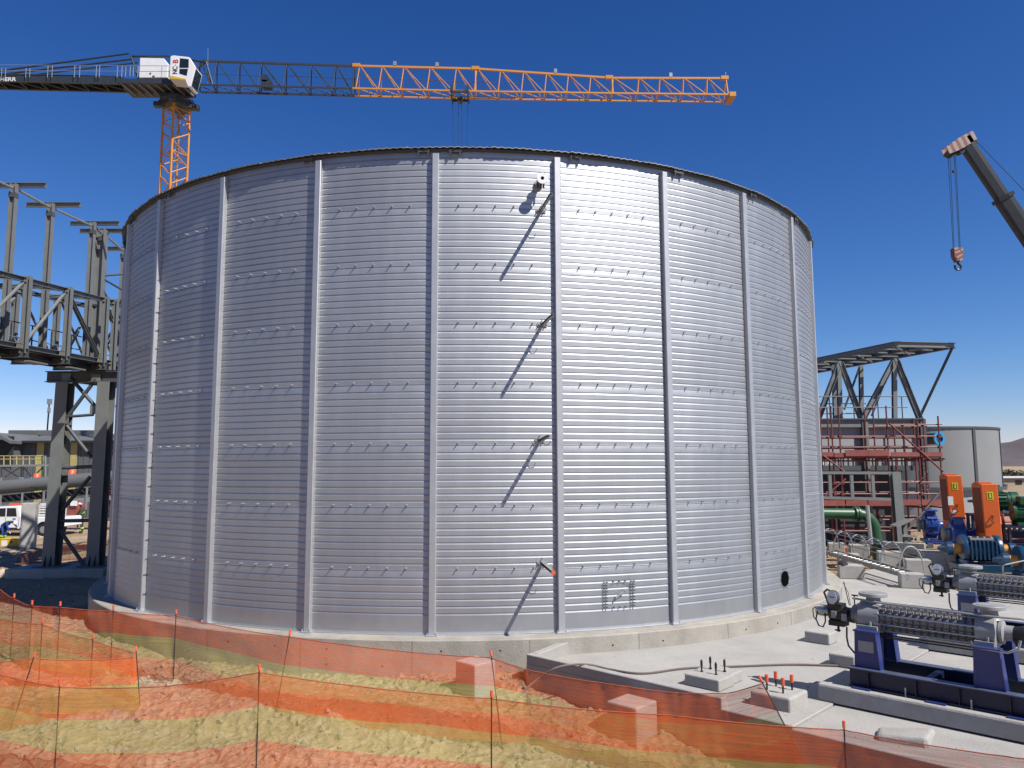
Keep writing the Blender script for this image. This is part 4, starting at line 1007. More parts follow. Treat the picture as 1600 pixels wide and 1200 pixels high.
# covered conveyor
cv = thing('covered_conveyor', 'grey covered tube conveyor with a dark latticed underside crossing behind the tower legs', 'conveyor', fx(60, 790, 50))
a, b = fx(-60, 767, 50), fx(230, 741, 50)
MB().tube(a, b, .43, 16).build('hood', SHEDR, cv, smooth=True)
MB().box(fx(50, 763.5, 49.58), (.32, .06, .2)).build('hatch', SHEDD, cv)
for k in range(26):
    p_, q_ = a.lerp(b, k/26), a.lerp(b, (k+1)/26)
    bm_('idler_frame', SHEDD, cv, p_-V((0, .2, .6)), q_-V((0, .2, 1.0)), .06, .06)
    if k % 3 == 0: bm_('leg', STEELL, cv, p_-V((0, .3, .5)), p_-V((0, .3, 1.9)), .09, .09, (0, 1, 0))
bm_('belt_frame', SHEDD, cv, a-V((0, -.3, .75)), b-V((0, -.3, .75)), .5, .45); bm_('lower_rail', STEELL, cv, a-V((0, .2, 1.3)), b-V((0, .2, 1.3)), .1, .3)
# white pickup
PYK = 46.0
pk0 = fx(-60, 838, PYK); Lk = 5.6
t = thing('pickup_truck', 'white pickup truck with a white slatted cage on its bed at the left edge', 'pickup truck', (pk0.x, PYK, pk0.z))
px0 = pk0.x; z0 = pk0.z
def K(x, y, z): return V((px0+x, PYK+y, z0+z))
m = MB(); m.prism([K(0, 0, .45), K(.1, 0, .95), K(1.35, 0, 1.12), K(2.0, 0, 1.72), K(3.25, 0, 1.78), K(3.45, 0, 1.1), K(3.45, 0, .42)], (0, 1.75, 0)); m.build('cab_body', CARW, t, bevel=.06, segs=2)
m = MB(); m.prism([K(3.5, 0, .5), K(3.5, 0, 1.12), K(6.05, 0, 1.12), K(6.1, 0, .55)], (0, 1.75, 0)); m.build('load_bed', CARW, t, bevel=.04)
for poly in ([(1.55, 1.15), (2.05, 1.62), (2.5, 1.64), (2.5, 1.15)], [(2.58, 1.15), (2.58, 1.64), (3.1, 1.64), (3.18, 1.15)]): MB().prism([K(x, -.012, z) for x, z in poly], (0, .02, 0)).build('window', GLASS, t)
for x in (2.53, 3.32): bm_('door_gap', SHEDD, t, K(x, -.004, .55), K(x, -.004, 1.12), .015, .012, (0, 1, 0))
MB().box(K(3.05, -.02, 1.02), (.16, .03, .04)).build('door_handle', STEELD, t); MB().box(K(1.6, -.12, 1.18), (.12, .2, .16)).build('mirror', BLACK, t)
bm_('sill', SHEDD, t, K(1.3, .02, .42), K(3.9, .02, .42), .1, .16)
for x in (.95, 4.8):
    for y in (.1, 1.65):
        w_ = MB().tube(K(x, y-.13, .37), K(x, y+.13, .37), .37, 22).build('wheel', BLACK, t, smooth=True); MB().tube(K(x, y-.14, .37), K(x, y-.12, .37), .2, 14).build('rim', STEELL, w_)
    MB().lathe([(.43, 0), (.43, .02), (.38, .02), (.38, 0)], K(x, -.01, .42), (0, -1, 0), 22).build('wheel_arch', SHEDD, t)
for k in range(4): bm_('cage_slat', CARW, t, K(3.5, .02, 1.24+k*.15), K(6.05, .02, 1.24+k*.15), .03, .08)
for x in (3.52, 4.3, 5.1, 6.03): bm_('cage_post', CARW, t, K(x, .05, 1.1), K(x, .05, 1.8), .05, .05, (0, 1, 0))
for y in (.03, 1.72): bm_('cage_top_rail', CARW, t, K(3.5, y, 1.8), K(6.06, y, 1.8), .06, .06)
MB().box(K(2.6, .8, 1.84), (.7, .3, .1)).build('beacon_bar', CAPR, t)
# pillar, tool box
c = at_z(43, 860, -.85); t = thing('concrete_pillar', 'square bare concrete pillar standing before the white pickup', 'concrete pillar', c, R(18))
m = MB(); m.box((0, 0, 1.15), (.62, .62, 2.4)); m.build('body', CONCB, t, local=True, bevel=.02)
c = at_z(16, 854, -.8); t = thing('tool_chest', 'yellow tool chest with a white label on the ground at the left edge', 'tool chest', c)
m = MB(); m.box((0, 0, .21), (.95, .5, .42)); m.build('body', CRYEL, t, local=True, bevel=.03); m = MB(); m.box((0, 0, .4), (.98, .53, .06)); m.build('lid', CRYEL, t, local=True, bevel=.02)
m = MB(); m.box((-.15, -.257, .2), (.28, .012, .28)); m.build('label_sheet', PAPER, t, local=True); m = MB(); m.box((.2, -.26, .24), (.12, .02, .08)); m.build('latch', BLACK, t, local=True)
# people
def person(label, loc, rz, J, cloth, helmet, k=1.0):
    t = thing('person', label, 'person', loc, rz)
    names = list(J); idx = {n: i for i, n in enumerate(names)}
    E_ = [('pelvis', 'waist'), ('waist', 'chest'), ('chest', 'neck'), ('neck', 'headb')]
    for s2 in 'lr': E_ += [('pelvis', 'hip'+s2), ('hip'+s2, 'knee'+s2), ('knee'+s2, 'ank'+s2), ('ank'+s2, 'toe'+s2), ('chest', 'sho'+s2), ('sho'+s2, 'elb'+s2), ('elb'+s2, 'wri'+s2), ('wri'+s2, 'han'+s2)]
    rad = dict(pelvis=.15, waist=.14, chest=.16, neck=.065, headb=.07, hip=.105, knee=.075, ank=.06, toe=.045, sho=.085, elb=.06, wri=.045, han=.04)
    me = bpy.data.meshes.new('body'); me.from_pydata([J[n] for n in names], [(idx[a], idx[b]) for a, b in E_], [])
    o = bpy.data.objects.new('body', me); col.objects.link(o)
    sk = o.modifiers.new('s', 'SKIN'); sk.use_smooth_shade = True
    for n in names:
        r_ = rad.get(n, rad.get(n[:-1])); v = me.skin_vertices[0].data[idx[n]]; v.radius = (r_, r_*.85)
    me.skin_vertices[0].data[0].use_root = True
    ss = o.modifiers.new('b', 'SUBSURF'); ss.levels = 1; ss.render_levels = 1
    dg = bpy.context.evaluated_depsgraph_get(); nm = bpy.data.meshes.new_from_object(o.evaluated_get(dg))
    bpy.data.objects.remove(o, do_unlink=True)
    nm.materials.clear(); nm.materials.append(cloth); nm.materials.append(SKIN)
    hz = J['headb']
    ob = bpy.data.objects.new('body', nm); col.objects.link(ob); ob.parent = t
    h = V(J['headb']); n_ = (h-V(J['neck'])).normalized()
    m = MB(); m.lathe([(.03, -.10), (.075, -.07), (.092, 0), (.09, .07), (.06, .12)], h+n_*.08, n_, 14); hd = m.build('head', SKIN, t, smooth=True, local=True)
    m = MB(); m.lathe([(.118, .035), (.122, .045), (.112, .06), (.10, .12), (.06, .165), (.01, .18)], h+n_*.08, n_, 16); m.build('hard_hat', helmet, t, smooth=True, local=True)
    for s2 in 'lr':
        a, b = V(J['knee'+s2]), V(J['ank'+s2]); MB().tube(a.lerp(b, .35), a.lerp(b, .55), .087, 10).build('reflective_band', HIVIS, t, local=True)
        MB().beam(V(J['ank'+s2])-V((0, 0, .03)), V(J['toe'+s2])-V((0, 0, .0)), .11, .11).build('boot', BLACK, t, local=True, bevel=.02)
        w_, ha = V(J['wri'+s2]), V(J['han'+s2]); d_ = (ha-w_).normalized()
        m = MB(); m.beam(w_+d_*.02, ha+d_*.02, .075, .035); _, x_, y_ = m.basis(w_, ha)
        for f in range(4): q = ha+x_*(.028-.019*f); m.tube(q, q+d_*(.085-.008*abs(f-1))-y_*.02, .009, 5)
        m.tube(w_+d_*.05+x_*.035, w_+d_*.10+x_*.075, .011, 5)
        m.build('glove', PAPER if cloth is CLOTHB else SKIN, t, local=True)
    a, b = V(J['waist']), V(J['chest']); MB().lathe([(.155, 0), (.16, .02), (.16, .07), (.155, .09)], a.lerp(b, .3), b-a, 14).build('reflective_band', HIVIS, t, local=True)
    return t
stand = dict(pelvis=(0, 0, .95), waist=(0, -.02, 1.12), chest=(0, -.06, 1.36), neck=(0, -.08, 1.52), headb=(0, -.12, 1.62),
    hipl=(-.1, 0, .9), kneel=(-.2, .02, .5), ankl=(-.24, .06, .1), toel=(-.28, -.12, .05), hipr=(.1, 0, .9), kneer=(.2, -.02, .5), ankr=(.24, .06, .1), toer=(.26, -.12, .05),
    shol=(-.2, -.06, 1.42), elbl=(-.28, -.12, 1.16), wril=(-.22, -.3, 1.0), hanl=(-.2, -.38, .97), shor=(.2, -.06, 1.42), elbr=(.3, -.1, 1.15), wrir=(.24, -.28, 1.0), hanr=(.2, -.36, .97))
person('standing worker in dark green overalls and a white hard hat seen between the tower legs', at_z(127, 833, -.75), R(-60), stand, CLOTHG, CRWHITE)
bend = dict(pelvis=(0, .05, .88), waist=(0, -.10, .98), chest=(0, -.32, 1.06), neck=(0, -.46, 1.08), headb=(0, -.55, 1.05),
    hipl=(-.1, .05, .84), kneel=(-.12, -.06, .48), ankl=(-.13, .08, .1), toel=(-.13, -.1, .05), hipr=(.1, .05, .84), kneer=(.14, .0, .47), ankr=(.16, .16, .1), toer=(.16, -.02, .05),
    shol=(-.2, -.34, 1.08), elbl=(-.24, -.42, .82), wril=(-.18, -.5, .6), hanl=(-.16, -.54, .52), shor=(.2, -.34, 1.08), elbr=(.24, -.5, .86), wrir=(.18, -.66, .76), hanr=(.16, -.74, .74))
person('stooping worker in blue overalls with white gloves beside the yellow tool chest', at_z(5, 846, -.8), R(80), bend, CLOTHB, CRWHITE)
# red rack and drum behind the worker
t = thing('steel_rack', 'red steel rack with a grey panel standing beyond the worker near the tank edge', 'steel rack', fx(172, 830, 50))
for px in (160, 172, 183): tb('upright', SCAFF, t, fx(px, 814, 50), fx(px, 766, 50), .05, 6)
for py in (768, 792, 813): tb('rail', SCAFF, t, fx(150, py, 50), fx(186, py-1, 50), .06, 6)
MB().box(fx(170, 780, 50.2), (.7, .06, .75)).build('panel', SHEDW, t)
t = thing('drum_trailer', 'rusty red drum on a small frame beside the green clad worker', 'drum', fx(117, 812, 48))
c = fx(117, 794, 48); MB().lathe([(.42, -.38), (.46, -.34), (.46, .34), (.42, .38)], c, (0, 1, .05), 20).build('drum', DECK, t, smooth=True)
MB().box(c+V((.2, -.5, .32)), (.42, .02, .3)).build('label_sheet', PAPER, t)
for z in (-.55, -.7): bm_('frame', REDW, t, c+V((-.5, -.3, z)), c+V((.5, -.3, z)), .8, .07)
for x in (-.4, .4): bm_('leg', SCAFF, t, c+V((x, -.3, -.5)), c+V((x, -.3, -1.15)), .07, .07, (0, 1, 0))
# boulders and dark net behind the tower
for (px, py, r_), lb in zip(((12, 868, .5), (24, 882, .34), (3, 905, .55), (40, 868, .3), (62, 842, .4)), ('pale earth lump at the left edge below the yellow tool chest', 'small pale earth lump left of the gantry foundation', 'large pale earth lump at the left edge above the net', 'earth lump at the foot of the concrete pillar', 'pale earth lump under the pickup tail')):
    m = MB(); q = at_z(px, py, -.85); stone(m, 0, 0, 0, r_); m.xf(Matrix.Translation(q) @ Matrix.Diagonal((1.3, 1, .7, 1))); tag(m.build('boulder', STONE), lb, 'boulder')
NETD = mat('brown_net', (0.144, 0.0432, 0.0216), .9, var=.3)
fence('brownish red far barrier net running behind the gantry tower legs', [(fx(27, 872, 32), None), (fx(60, 860, 33), None), (fx(110, 853, 34), None), (fx(175, 844, 35), None), (fx(230, 838, 36), None)], [0, 2, 4], seed=33, sag=.03, nm_=NETBROWN)

# ---------------------------------------------------------------- plant on the far right
BYY = 38.0
def rb(px, py, y=BYY): return at_y(px, py, y)
hs_ = thing('feed_house', 'grey plate feed house with a braced steel roof frame on top, right of the tank', 'plant building', rb(1350, 850))
xa, xb = rb(1225, 690).x, rb(1436, 690).x; ztop = rb(1400, 668).z; zmid = rb(1400, 715).z; zlow = rb(1400, 728).z
for x0, x1 in ((xa, rb(1349.5, 690).x), (rb(1350.5, 690).x, xb)): MB().box(((x0+x1)/2, BYY+5.5, (ztop+zmid)/2), (x1-x0, 11, ztop-zmid)).build('wall', WALLG, hs_)
ztb = rb(1400, 655).z
bm_('top_beam', STEEL, hs_, V((xa, BYY-.08, (ztb+ztop)/2)), V((xb, BYY-.08, (ztb+ztop)/2)), .3, ztb-ztop-.02)
bm_('top_flange', STEELD, hs_, V((xa, BYY-.1, ztb)), V((xb+.1, BYY-.1, ztb)), .5, .06)
MB().box(((xa+xb)/2, BYY+5.6, ztb-.1), (xb-xa, 10.9, .08)).build('deck', STEELD, hs_)
n = int((xb-xa)/.24)
for k in range(n): MB().box((xa+.12+k*.24, BYY+.06, (zmid+zlow)/2), (.15, .12, zmid-zlow-.02)).build('louvre', WALLG, hs_)
MB().box(((xa+xb)/2, BYY+2.9, (zlow-1)/2), (xb-xa-.4, 4, zlow+1)).build('shade_wall', WALLD, hs_)  # dark wall added as painted deep shade under the house
for px in (1350, 1440): bm_('column', STEEL if px < 1400 else STEELD, hs_, V((rb(px, 700).x, BYY-.14, -.8)), V((rb(px, 700).x, BYY-.14, ztb)), .28, .28, (0, 1, 0))
bm_('mid_beam', STEELD, hs_, V((xa, BYY-.05, zlow-.1)), V((xb, BYY-.05, zlow-.1)), .25, .25)
# roof frame
ZR = rb(1400, 539, BYY-1).z
c1, c2 = at_z(1398, 538, ZR), at_z(1491, 540, ZR)
far = (c1-c2); 
b1 = at_z(1262, 566, ZR); dirL = (b1-c1)*2.1; b1 = c1+dirL
b2 = c2 + dirL
def rf(name, p, q, w_=.2, h_=.26): return ib(name, STEEL, hs_, p, q, w_, h_, .02)
rf('eaves_beam', c1, b1); rf('eaves_beam', c2, b2); rf('end_beam', c1, c2)
for k in range(1, 13): rf('purlin', c1.lerp(b1, k/12), c2.lerp(b2, k/12), .14, .18)
mid0, mid1 = c1.lerp(c2, .5), b1.lerp(b2, .5); rf('ridge_beam', mid0-V((0, 0, .02)), mid1-V((0, 0, .02)), .14, .2)
for k in range(5): tb('roof_brace', STEEL, hs_, c1.lerp(b1, k/5)-V((0, 0, .1)), c2.lerp(b2, (k+1)/5)-V((0, 0, .1)), .05, 6)
def st(p, q, w_=.24): return ib('strut', STEEL, hs_, p, q, w_, w_, .025)
dz = ztb+.05
def dk(px, yy): q = rb(px, 655, yy); return V((q.x, yy, dz))
r1 = c1.lerp(c2, .12)
st(rb(1399, 560, BYY+.2), dk(1349, BYY+.2)); st(rb(1399, 560, BYY+.2), dk(1437, BYY+.2)); st(rb(1397, 560, BYY+.2), dk(1398, BYY+.2), .2)
st(rb(1313, 566, BYY+1), dk(1346, BYY+1)); st(rb(1312, 566, BYY+1), dk(1278, BYY+1)); st(rb(1310, 566, BYY+1), dk(1313, BYY+1), .2)
st(rb(1345, 572, BYY+4.4), dk(1346, BYY+4.4), .2); st(rb(1303, 575, BYY+4.4), dk(1305, BYY+4.4), .2)
tb('knee_tube', STEELD, hs_, rb(1343, 574, BYY+4.4), rb(1319, 640, BYY+4.4), .06); tb('knee_tube', STEELD, hs_, rb(1396, 562, BYY+4), rb(1362, 650, BYY+4), .06)
bm_('knee_strut', STEELD, hs_, c2-V((.1, 0, .1)), rb(1436, 654, BYY+.2), .12, .12)
for yy, M2 in ((BYY+.15, STEELD), (BYY+4.6, CRYEL)):
    for h in (.55, 1.1): tb('hand_rail', STEELD if yy < BYY+1 or h < 1 else RUST, hs_, V((xa, yy, dz+h)), V((xb-.4, yy, dz+h)), .03, 6)
    k = 0
    while xa+k*1.2 < xb: tb('rail_post', STEELD, hs_, V((xa+k*1.2, yy, dz)), V((xa+k*1.2, yy, dz+1.1)), .03, 6); k += 1
# farther grey tank
t2c = V((27.7, 53.5, -.6)); R2 = 5.25; zt2 = at_y(1500, 668, 48.2).z
t2 = thing('grey_tank', 'smooth grey round tank with a dark rim and one dark seam at far right', 'tank', t2c)
zs = at_y(1500, 762, 48.2).z
MB().lathe([(R2, zs+.6), (R2, zt2+.6)], t2c, (0, 0, 1), 72).build('shell', TANKG, t2, smooth=True)
MB().lathe([(R2-.06, 0), (R2-.06, zs+.55)], t2c, (0, 0, 1), 72).build('skirt', WALLG, t2, smooth=True)
MB().lathe([(R2-.02, 0), (R2+.07, 0), (R2+.07, .13), (R2-.02, .13)], t2c+V((0, 0, zt2+.55)), (0, 0, 1), 72).build('rim', STEELD, t2, smooth=True)
for a in (15, -21, 51, -57): 
    a = R(a); q = t2c+V((math.sin(a), -math.cos(a), 0))*(R2+.02); bm_('seam_strap', STEELD, t2, q+V((0, 0, zs+.7)), q+V((0, 0, zt2+.55)), .2, .06, (math.sin(a), -math.cos(a), 0))
MB().lathe([(R2-.05, 0), (R2+.22, 0), (R2+.22, .2), (R2-.05, .2)], t2c+V((0, 0, zs+.42)), (0, 0, 1), 72).build('ring_beam', STEELD, t2, smooth=True)
for k in range(9):
    a = R(-20+k*11); q = t2c+V((math.sin(a), -math.cos(a), 0))*(R2+.15); MB().box(q+V((0, 0, zs+.68)), (.12, .12, .12)).build('lug', STEELD, t2)
nzc = at_y(1466, 685, 46.9); back = V((-.35, 1, 0)).normalized()
nz2 = MB().tube(nzc+back*.02, nzc+back*2.6, .36, 18).build('nozzle', WALLD, t2, smooth=True)
MB().lathe([(.27, 0), (.43, 0), (.43, .1), (.27, .1), (.27, 0)], nzc-back*.1, back, 24, caps=False).build('cover_ring', CYAN, nz2, smooth=True)
# red scaffold
SY = 35.5
sc = thing('scaffold', 'dark red tube scaffold with plank decks before the grey feed house', 'scaffold', rb(1380, 850, SY))
def sx(px, py): return rb(px, py, SY)
for px, ya, yb in ((1303, 634, 850), (1315, 634, 850), (1390, 634, 852), (1438, 658, 845), (1471, 650, 838)):
    for dy in (0, 1.3, 2.2):
        x = sx(px, 740).x; s_ob = tb('standard', SCAFF, sc, V((x, SY+dy, max(-.75, sx(px, yb).z))), V((x, SY+dy, sx(px, ya).z)), .038, 8)
        if dy == 0:
            for py in (682, 699, 755, 772): MB().box((x, SY-.02, sx(px, py).z), (.15, .14, .11)).build('coupler', SCAFF, s_ob)
for y_, a, b in ((663.5, 1388, 1473), (682, 1270, 1473), (699, 1270, 1474), (720, 1270, 1474), (754, 1270, 1476), (772, 1270, 1476), (812, 1380, 1470), (830, 1270, 1440)):
    for dy in (.06, 1.36, 2.26): tb('ledger', SCAFF, sc, sx(a, y_)+V((0, dy, 0)), sx(b, y_-.5)+V((0, dy, 0)), .034, 6)
for py in (717, 793):
    for px in (1303, 1350, 1390, 1438, 1471): tb('transom', SCAFF, sc, sx(px, py)+V((.1, -.1, 0)), sx(px, py)+V((.1, 1.5, 0)), .04, 6)
for a, b, py in ((1270, 1301, 714), (1303, 1388, 715), (1391, 1436, 714), (1438, 1471, 714), (1270, 1319, 790), (1321, 1354, 790), (1356, 1394, 790), (1404, 1437, 789), (1439, 1472, 789)):
    p_, q_ = sx(a, py), sx(b, py)
    for k in range(5): bm_('plank', DECK, sc, p_+V((0, .12+k*.25, .0)), q_+V((0, .12+k*.25, .0)), .235, .06)
    ph_ = .2 if py < 750 else .26
    bm_('toe_board', DECK, sc, p_+V((0, -.07, .12)), q_+V((0, -.07, .12)), .04, ph_)
bm_('toe_board', DECK, sc, sx(1319, 708)+V((0, -.13, 0)), sx(1387, 707.5)+V((0, -.13, 0)), .04, .28)
for a, b in (((1388, 662), (1472, 737)), ((1285, 712), (1318, 737)), ((1320, 748), (1285, 778))): tb('brace', SCAFF, sc, sx(*a)+V((0, -.1, 0)), sx(*b)+V((0, -.1, 0)), .042, 6)
tb('brace', HOSE, sc, sx(1474, 752)+V((0, -.5, 0)), sx(1405, 832)+V((0, -.5, 0)), .045, 6)
for dx in (0, 9): tb('ladder_stile', SCAFF, sc, sx(1449+dx, 718)+V((0, .7, 0)), sx(1453+dx, 772)+V((0, .5, 0)), .03, 6)
for k in range(8): tb('ladder_rung', SCAFF, sc, sx(1449.5+k*.5, 722+k*6.3)+V((0, .65, 0)), sx(1458.5+k*.5, 722+k*6.3)+V((0, .65, 0)), .022, 6)
# grey frame in front of the scaffold
FY = 31.5
fr = thing('pipe_portal', 'open grey steel frame with upright bars before the scaffold', 'steel frame', rb(1400, 860, FY))
def fy(px, py): return rb(px, py, FY)
ib('post', STEEL, fr, V((fy(1405, 800).x, FY, -.75)), V((fy(1398, 738).x, FY, fy(1398, 737).z)), .34, .3, .03, (0, 1, 0))
bm_('top_rail', STEEL, fr, fy(1255, 738.5), fy(1391, 739), .14, .11); bm_('bottom_rail', STEEL, fr, fy(1255, 777), fy(1393, 780), .14, .11)
for px in (1297, 1331, 1364): bm_('bar', STEEL, fr, V((fy(px, 760).x, FY, fy(px, 779).z)), V((fy(px, 760).x, FY, fy(px, 739).z)), .12, .1, (0, 1, 0))
# loose grey stanchion at its foot
t = thing('steel_stanchion', 'leaning grey steel stanchion with a slanted plate beside the frame post', 'steel stanchion', at_z(1412, 846, -.6))
ib('post', STEEL, t, at_y(1415, 848, 29.5), at_y(1412, 815, 29.5), .14, .14, .02); bm_('plate', STEELL, t, at_y(1396, 822, 29.4), at_y(1420, 812, 29.4), .5, .06); bm_('foot_rail', STEELL, t, at_y(1408, 837, 29.4), at_y(1432, 838, 29.4), .1, .08)
# green pipe
gp = thing('green_pipe', 'dark green pipe with a flanged elbow turning down into the ground right of the tank', 'pipe', at_z(1362, 852, -.75))
GY = 29.0
def gy_(px, py): return rb(px, py, GY)
pts = [gy_(1265, 802), gy_(1338, 803)]
MB().tube(pts[0], pts[1], .20, 20).build('straight_pipe', GREEN, gp, smooth=True)
el = [gy_(1338, 803)]; cxx = gy_(1338, 803); rr = .62
for k in range(9): a = k/8*R(78); el.append(cxx + V((.05+rr*math.sin(a), 0, -rr*(1-math.cos(a)))))
el.append(V((el[-1].x+.12, GY, -.8)))
MB().path(el, .20, 20).build('elbow', GREEN, gp, smooth=True)
for dx in (-.05, .05): MB().lathe([(.15, 0), (.28, 0), (.28, .07), (.15, .07)], cxx+V((dx-.03, 0, 0)), (1, 0, 0), 24).build('flange', GREEN, gp, smooth=True)
t = thing('timber_prop', 'pale timber prop standing in front of the green pipe elbow', 'prop', at_z(1361, 850, -.6)); tb('prop', CASTL, t, at_y(1361, 850, 28), at_y(1355, 790, 28), .075, 8)

# belt guards, slurry pumps, motors
def guard(label, pb, hh, first=None):
    if first:
        o = copy_tree(first); o.location = pb; o['label'] = label; PM[o] = T(pb, G2); return o
    t = thing('belt_guard', label, 'belt guard', pb, G2, 'orange belt guards')
    m = MB(); x, y = .235, .55; l = .045
    m.v = [V((i*x-(l if k else 0), j*y, k*hh)) for k in (0, 1) for j in (-1, 1) for i in (-1, 1)]
    m.f = [(0, 2, 3, 1), (4, 5, 7, 6), (0, 1, 5, 4), (2, 6, 7, 3), (0, 4, 6, 2), (1, 3, 7, 5)]
    b_ = m.build('casing', GORANGE, t, local=True, bevel=.02)
    sk = Matrix(((1, 0, -l/hh, 0), (0, 1, 0, 0), (0, 0, 1, 0), (0, 0, 0, 1)))
    B = lambda mb, n, M_, par=t: mb.xf(sk).build(n, M_, par, local=True)
    B(MB().box((-x-.004, 0, hh*.54), (.012, .9, hh*.78)), 'mesh_panel', GORANGED)
    lb = B(MB().box((.0, -y-.004, hh*.80), (.17, .008, .24)), 'warning_sticker', LABELY)
    B(MB().box((.0, -y-.010, hh*.80), (.11, .006, .18)), 'sticker_mark', GREENM, lb); B(MB().box((.0, -y-.015, hh*.80), (.05, .006, .14)), 'sticker_mark', LABELY, lb)
    B(MB().path([(.0, -y, hh*.46), (.02, -y-.08, hh*.46), (-.04, -y-.08, hh*.38), (.03, -y-.02, hh*.34)], .02, 6), 'door_handle', GORANGED)
    B(MB().box((-.02, .1, hh+.02), (.36, .6, .05)), 'top_cap', GORANGE)
    return t
GH = 1.85
g1_ = guard('orange belt guard without paper labels, the nearer of two, right of the teal motor top', at_y(1546, 846, 25.2), GH)
g2_ = guard('orange belt guard with two white paper labels, farther of the pair', at_y(1492, 826, 27.2), GH*1.0, g1_)
for c_, d_ in (((-.20, -.556, .98), (.16, .008, .30)), ((-.13, -.556, .60), (.17, .008, .12))): m = MB(); m.box(c_, d_); m.build('paper_label', PAPER, g2_, local=True)
def slurry(first, loc, label):
    if first: o = copy_tree(first); o.location = loc; o['label'] = label; PM[o] = T(loc, G2-pi/2); return o
    t = thing('slurry_pump', label, 'pump', loc, G2-pi/2, 'blue slurry pumps'); B = lambda mb, n, M_, par=t, **k: mb.build(n, M_, par, local=True, **k)
    z = .62
    m = MB(); m.lathe([(.22, -.26), (.40, -.22), (.44, -.16), (.44, -.02), (.47, -.02), (.47, .04), (.44, .04), (.44, .18), (.36, .24), (.2, .26)], (0, 0, z), (0, 1, 0), 26)
    for k in range(10): a = 2*pi*k/10; m.box((.45*math.cos(a), .01, z+.45*math.sin(a)), (.09, .34, .09), Matrix.Rotation(-a, 3, 'Y'))
    B(m, 'volute_casing', BLUE, smooth=True)
    m = MB(); m.lathe([(.2, -.26), (.17, -.36)], (0, 0, z), (0, 1, 0), 20); m.lathe([(.12, -.43), (.24, -.43), (.24, -.36), (.12, -.36)], (0, 0, z), (0, 1, 0), 24); su = B(m, 'suction_flange', CAST, smooth=True)
    m = MB(); m.lathe([(.12, -.435), (.12, -.43)], (0, 0, z), (0, 1, 0), 20); B(m, 'cover_disc', CASTL, su)
    m = MB(); m.box((.22, 0, z+.42), (.26, .26, .25)); m.box((.22, 0, z+.55), (.42, .40, .06)); B(m, 'discharge_flange', BLUE, bevel=.02)
    m = MB(); m.lathe([(.2, .26), (.14, .34), (.14, .46), (.2, .5), (.2, .56), (.155, .6), (.155, 1.1), (.2, 1.12), (.2, 1.2), (.1, 1.22)], (0, 0, z), (0, 1, 0), 22)
    for a in (.8, 2.3): m.box((.17*math.cos(a), .85, z+.17*math.sin(a)), (.03, .5, .09), Matrix.Rotation(-a, 3, 'Y'))
    B(m, 'bearing_housing', BLUE, smooth=True); B(MB().tube((0, 1.2, z), (0, 1.5, z), .055, 10), 'shaft', CHROME)
    m = MB(); m.prism([(-.38, .3, .08), (.38, .3, .08), (.2, .3, z-.12), (-.2, .3, z-.12)], (0, .3, 0)); m.prism([(-.34, .95, .08), (.34, .95, .08), (.16, .95, z-.12), (-.16, .95, z-.12)], (0, .2, 0)); B(m, 'pedestal', BLUE, bevel=.015)
    B(MB().box((0, .55, .04), (.95, 1.7, .09)), 'base_plate', BLUE)
    for x in (-.35, .35):
        for y in (-.15, .5, 1.2): B(MB().tube((x, y, .08), (x, y, .14), .03, 6), 'anchor_bolt', CASTL)
    return t
sp1 = slurry(None, at_z(1497, 864, .32), 'nearer blue slurry pump with a grey suction flange, left of the teal motor')
sp2 = slurry(sp1, at_z(1455, 846, .36), 'farther blue slurry pump between the scaffold and the orange guards')
# blue skids under guards, green motors, red rails behind
t = thing('drive_skid', 'dark blue drive skid frame behind the orange belt guards', 'drive skid', at_z(1560, 850, -.3)+V((0, 3, 0)))
for q in (at_y(1546, 846, 25.2), at_y(1492, 826, 27.2)):
    bz = q.z
    for dv_ in (-.3, .3): ib('skid_rail', NAVYD, t, q+Y2*dv_-X2*.3+V((0, 0, -.14)), q+Y2*dv_+X2*3.4+V((0, 0, -.14)), .16, .26)
    for k in (-.2, 1.0, 2.2, 3.2):
        for dv_ in (-.3, .3): bm_('skid_leg', NAVYD, t, q+Y2*dv_+X2*k+V((0, 0, -.27)), V((q.x, q.y, -.35))+Y2*dv_+X2*k, .14, .14, (0, 1, 0))
    bm_('motor_plate', NAVYD, t, q+X2*.4+V((0, 0, .5)), q+X2*2.0+V((0, 0, .5)), .8, .06)
    for k in (.5, 1.9):
        for dv_ in (-.3, .3): bm_('plate_leg', NAVYD, t, q+Y2*dv_+X2*k, q+Y2*dv_+X2*k+V((0, 0, .47)), .08, .08, (0, 1, 0))
def gmotor(first, loc, label):
    if first: o = copy_tree(first); o.location = loc; o['label'] = label; PM[o] = T(loc, G2-pi/2); return o
    t = thing('electric_motor', label, 'electric motor', loc, G2-pi/2, 'green electric motors'); z = .42
    B = lambda mb, n, M_, par=t, **k: mb.build(n, M_, par, local=True, **k)
    B(MB().lathe([(.22, 0), (.31, .03), (.31, .12), (.29, .14), (.29, .95), (.31, .97), (.31, 1.05), (.33, 1.07), (.33, 1.3), (.2, 1.36)], (0, .2, z), (0, 1, 0), 22), 'housing', GREENM, smooth=True)
    for k in range(16):
        a = 2*pi*k/16; m = MB(); m.box((.305*math.cos(a), .75, z+.305*math.sin(a)), (.05, .78, .014), Matrix.Rotation(-a, 3, 'Y')); B(m, 'cooling_fin', GREENM)
    B(MB().box((.1, .65, z+.36), (.42, .5, .26)), 'terminal_box', GREENM, bevel=.02); B(MB().tube((0, 0, z), (0, .22, z), .05, 10), 'shaft', CHROME)
    for x in (-.27, .27): B(MB().box((x, .7, .05), (.14, .8, .1)), 'foot', GREENM)
    return t
qa, qb = at_y(1546, 846, 25.2), at_y(1492, 826, 27.2)
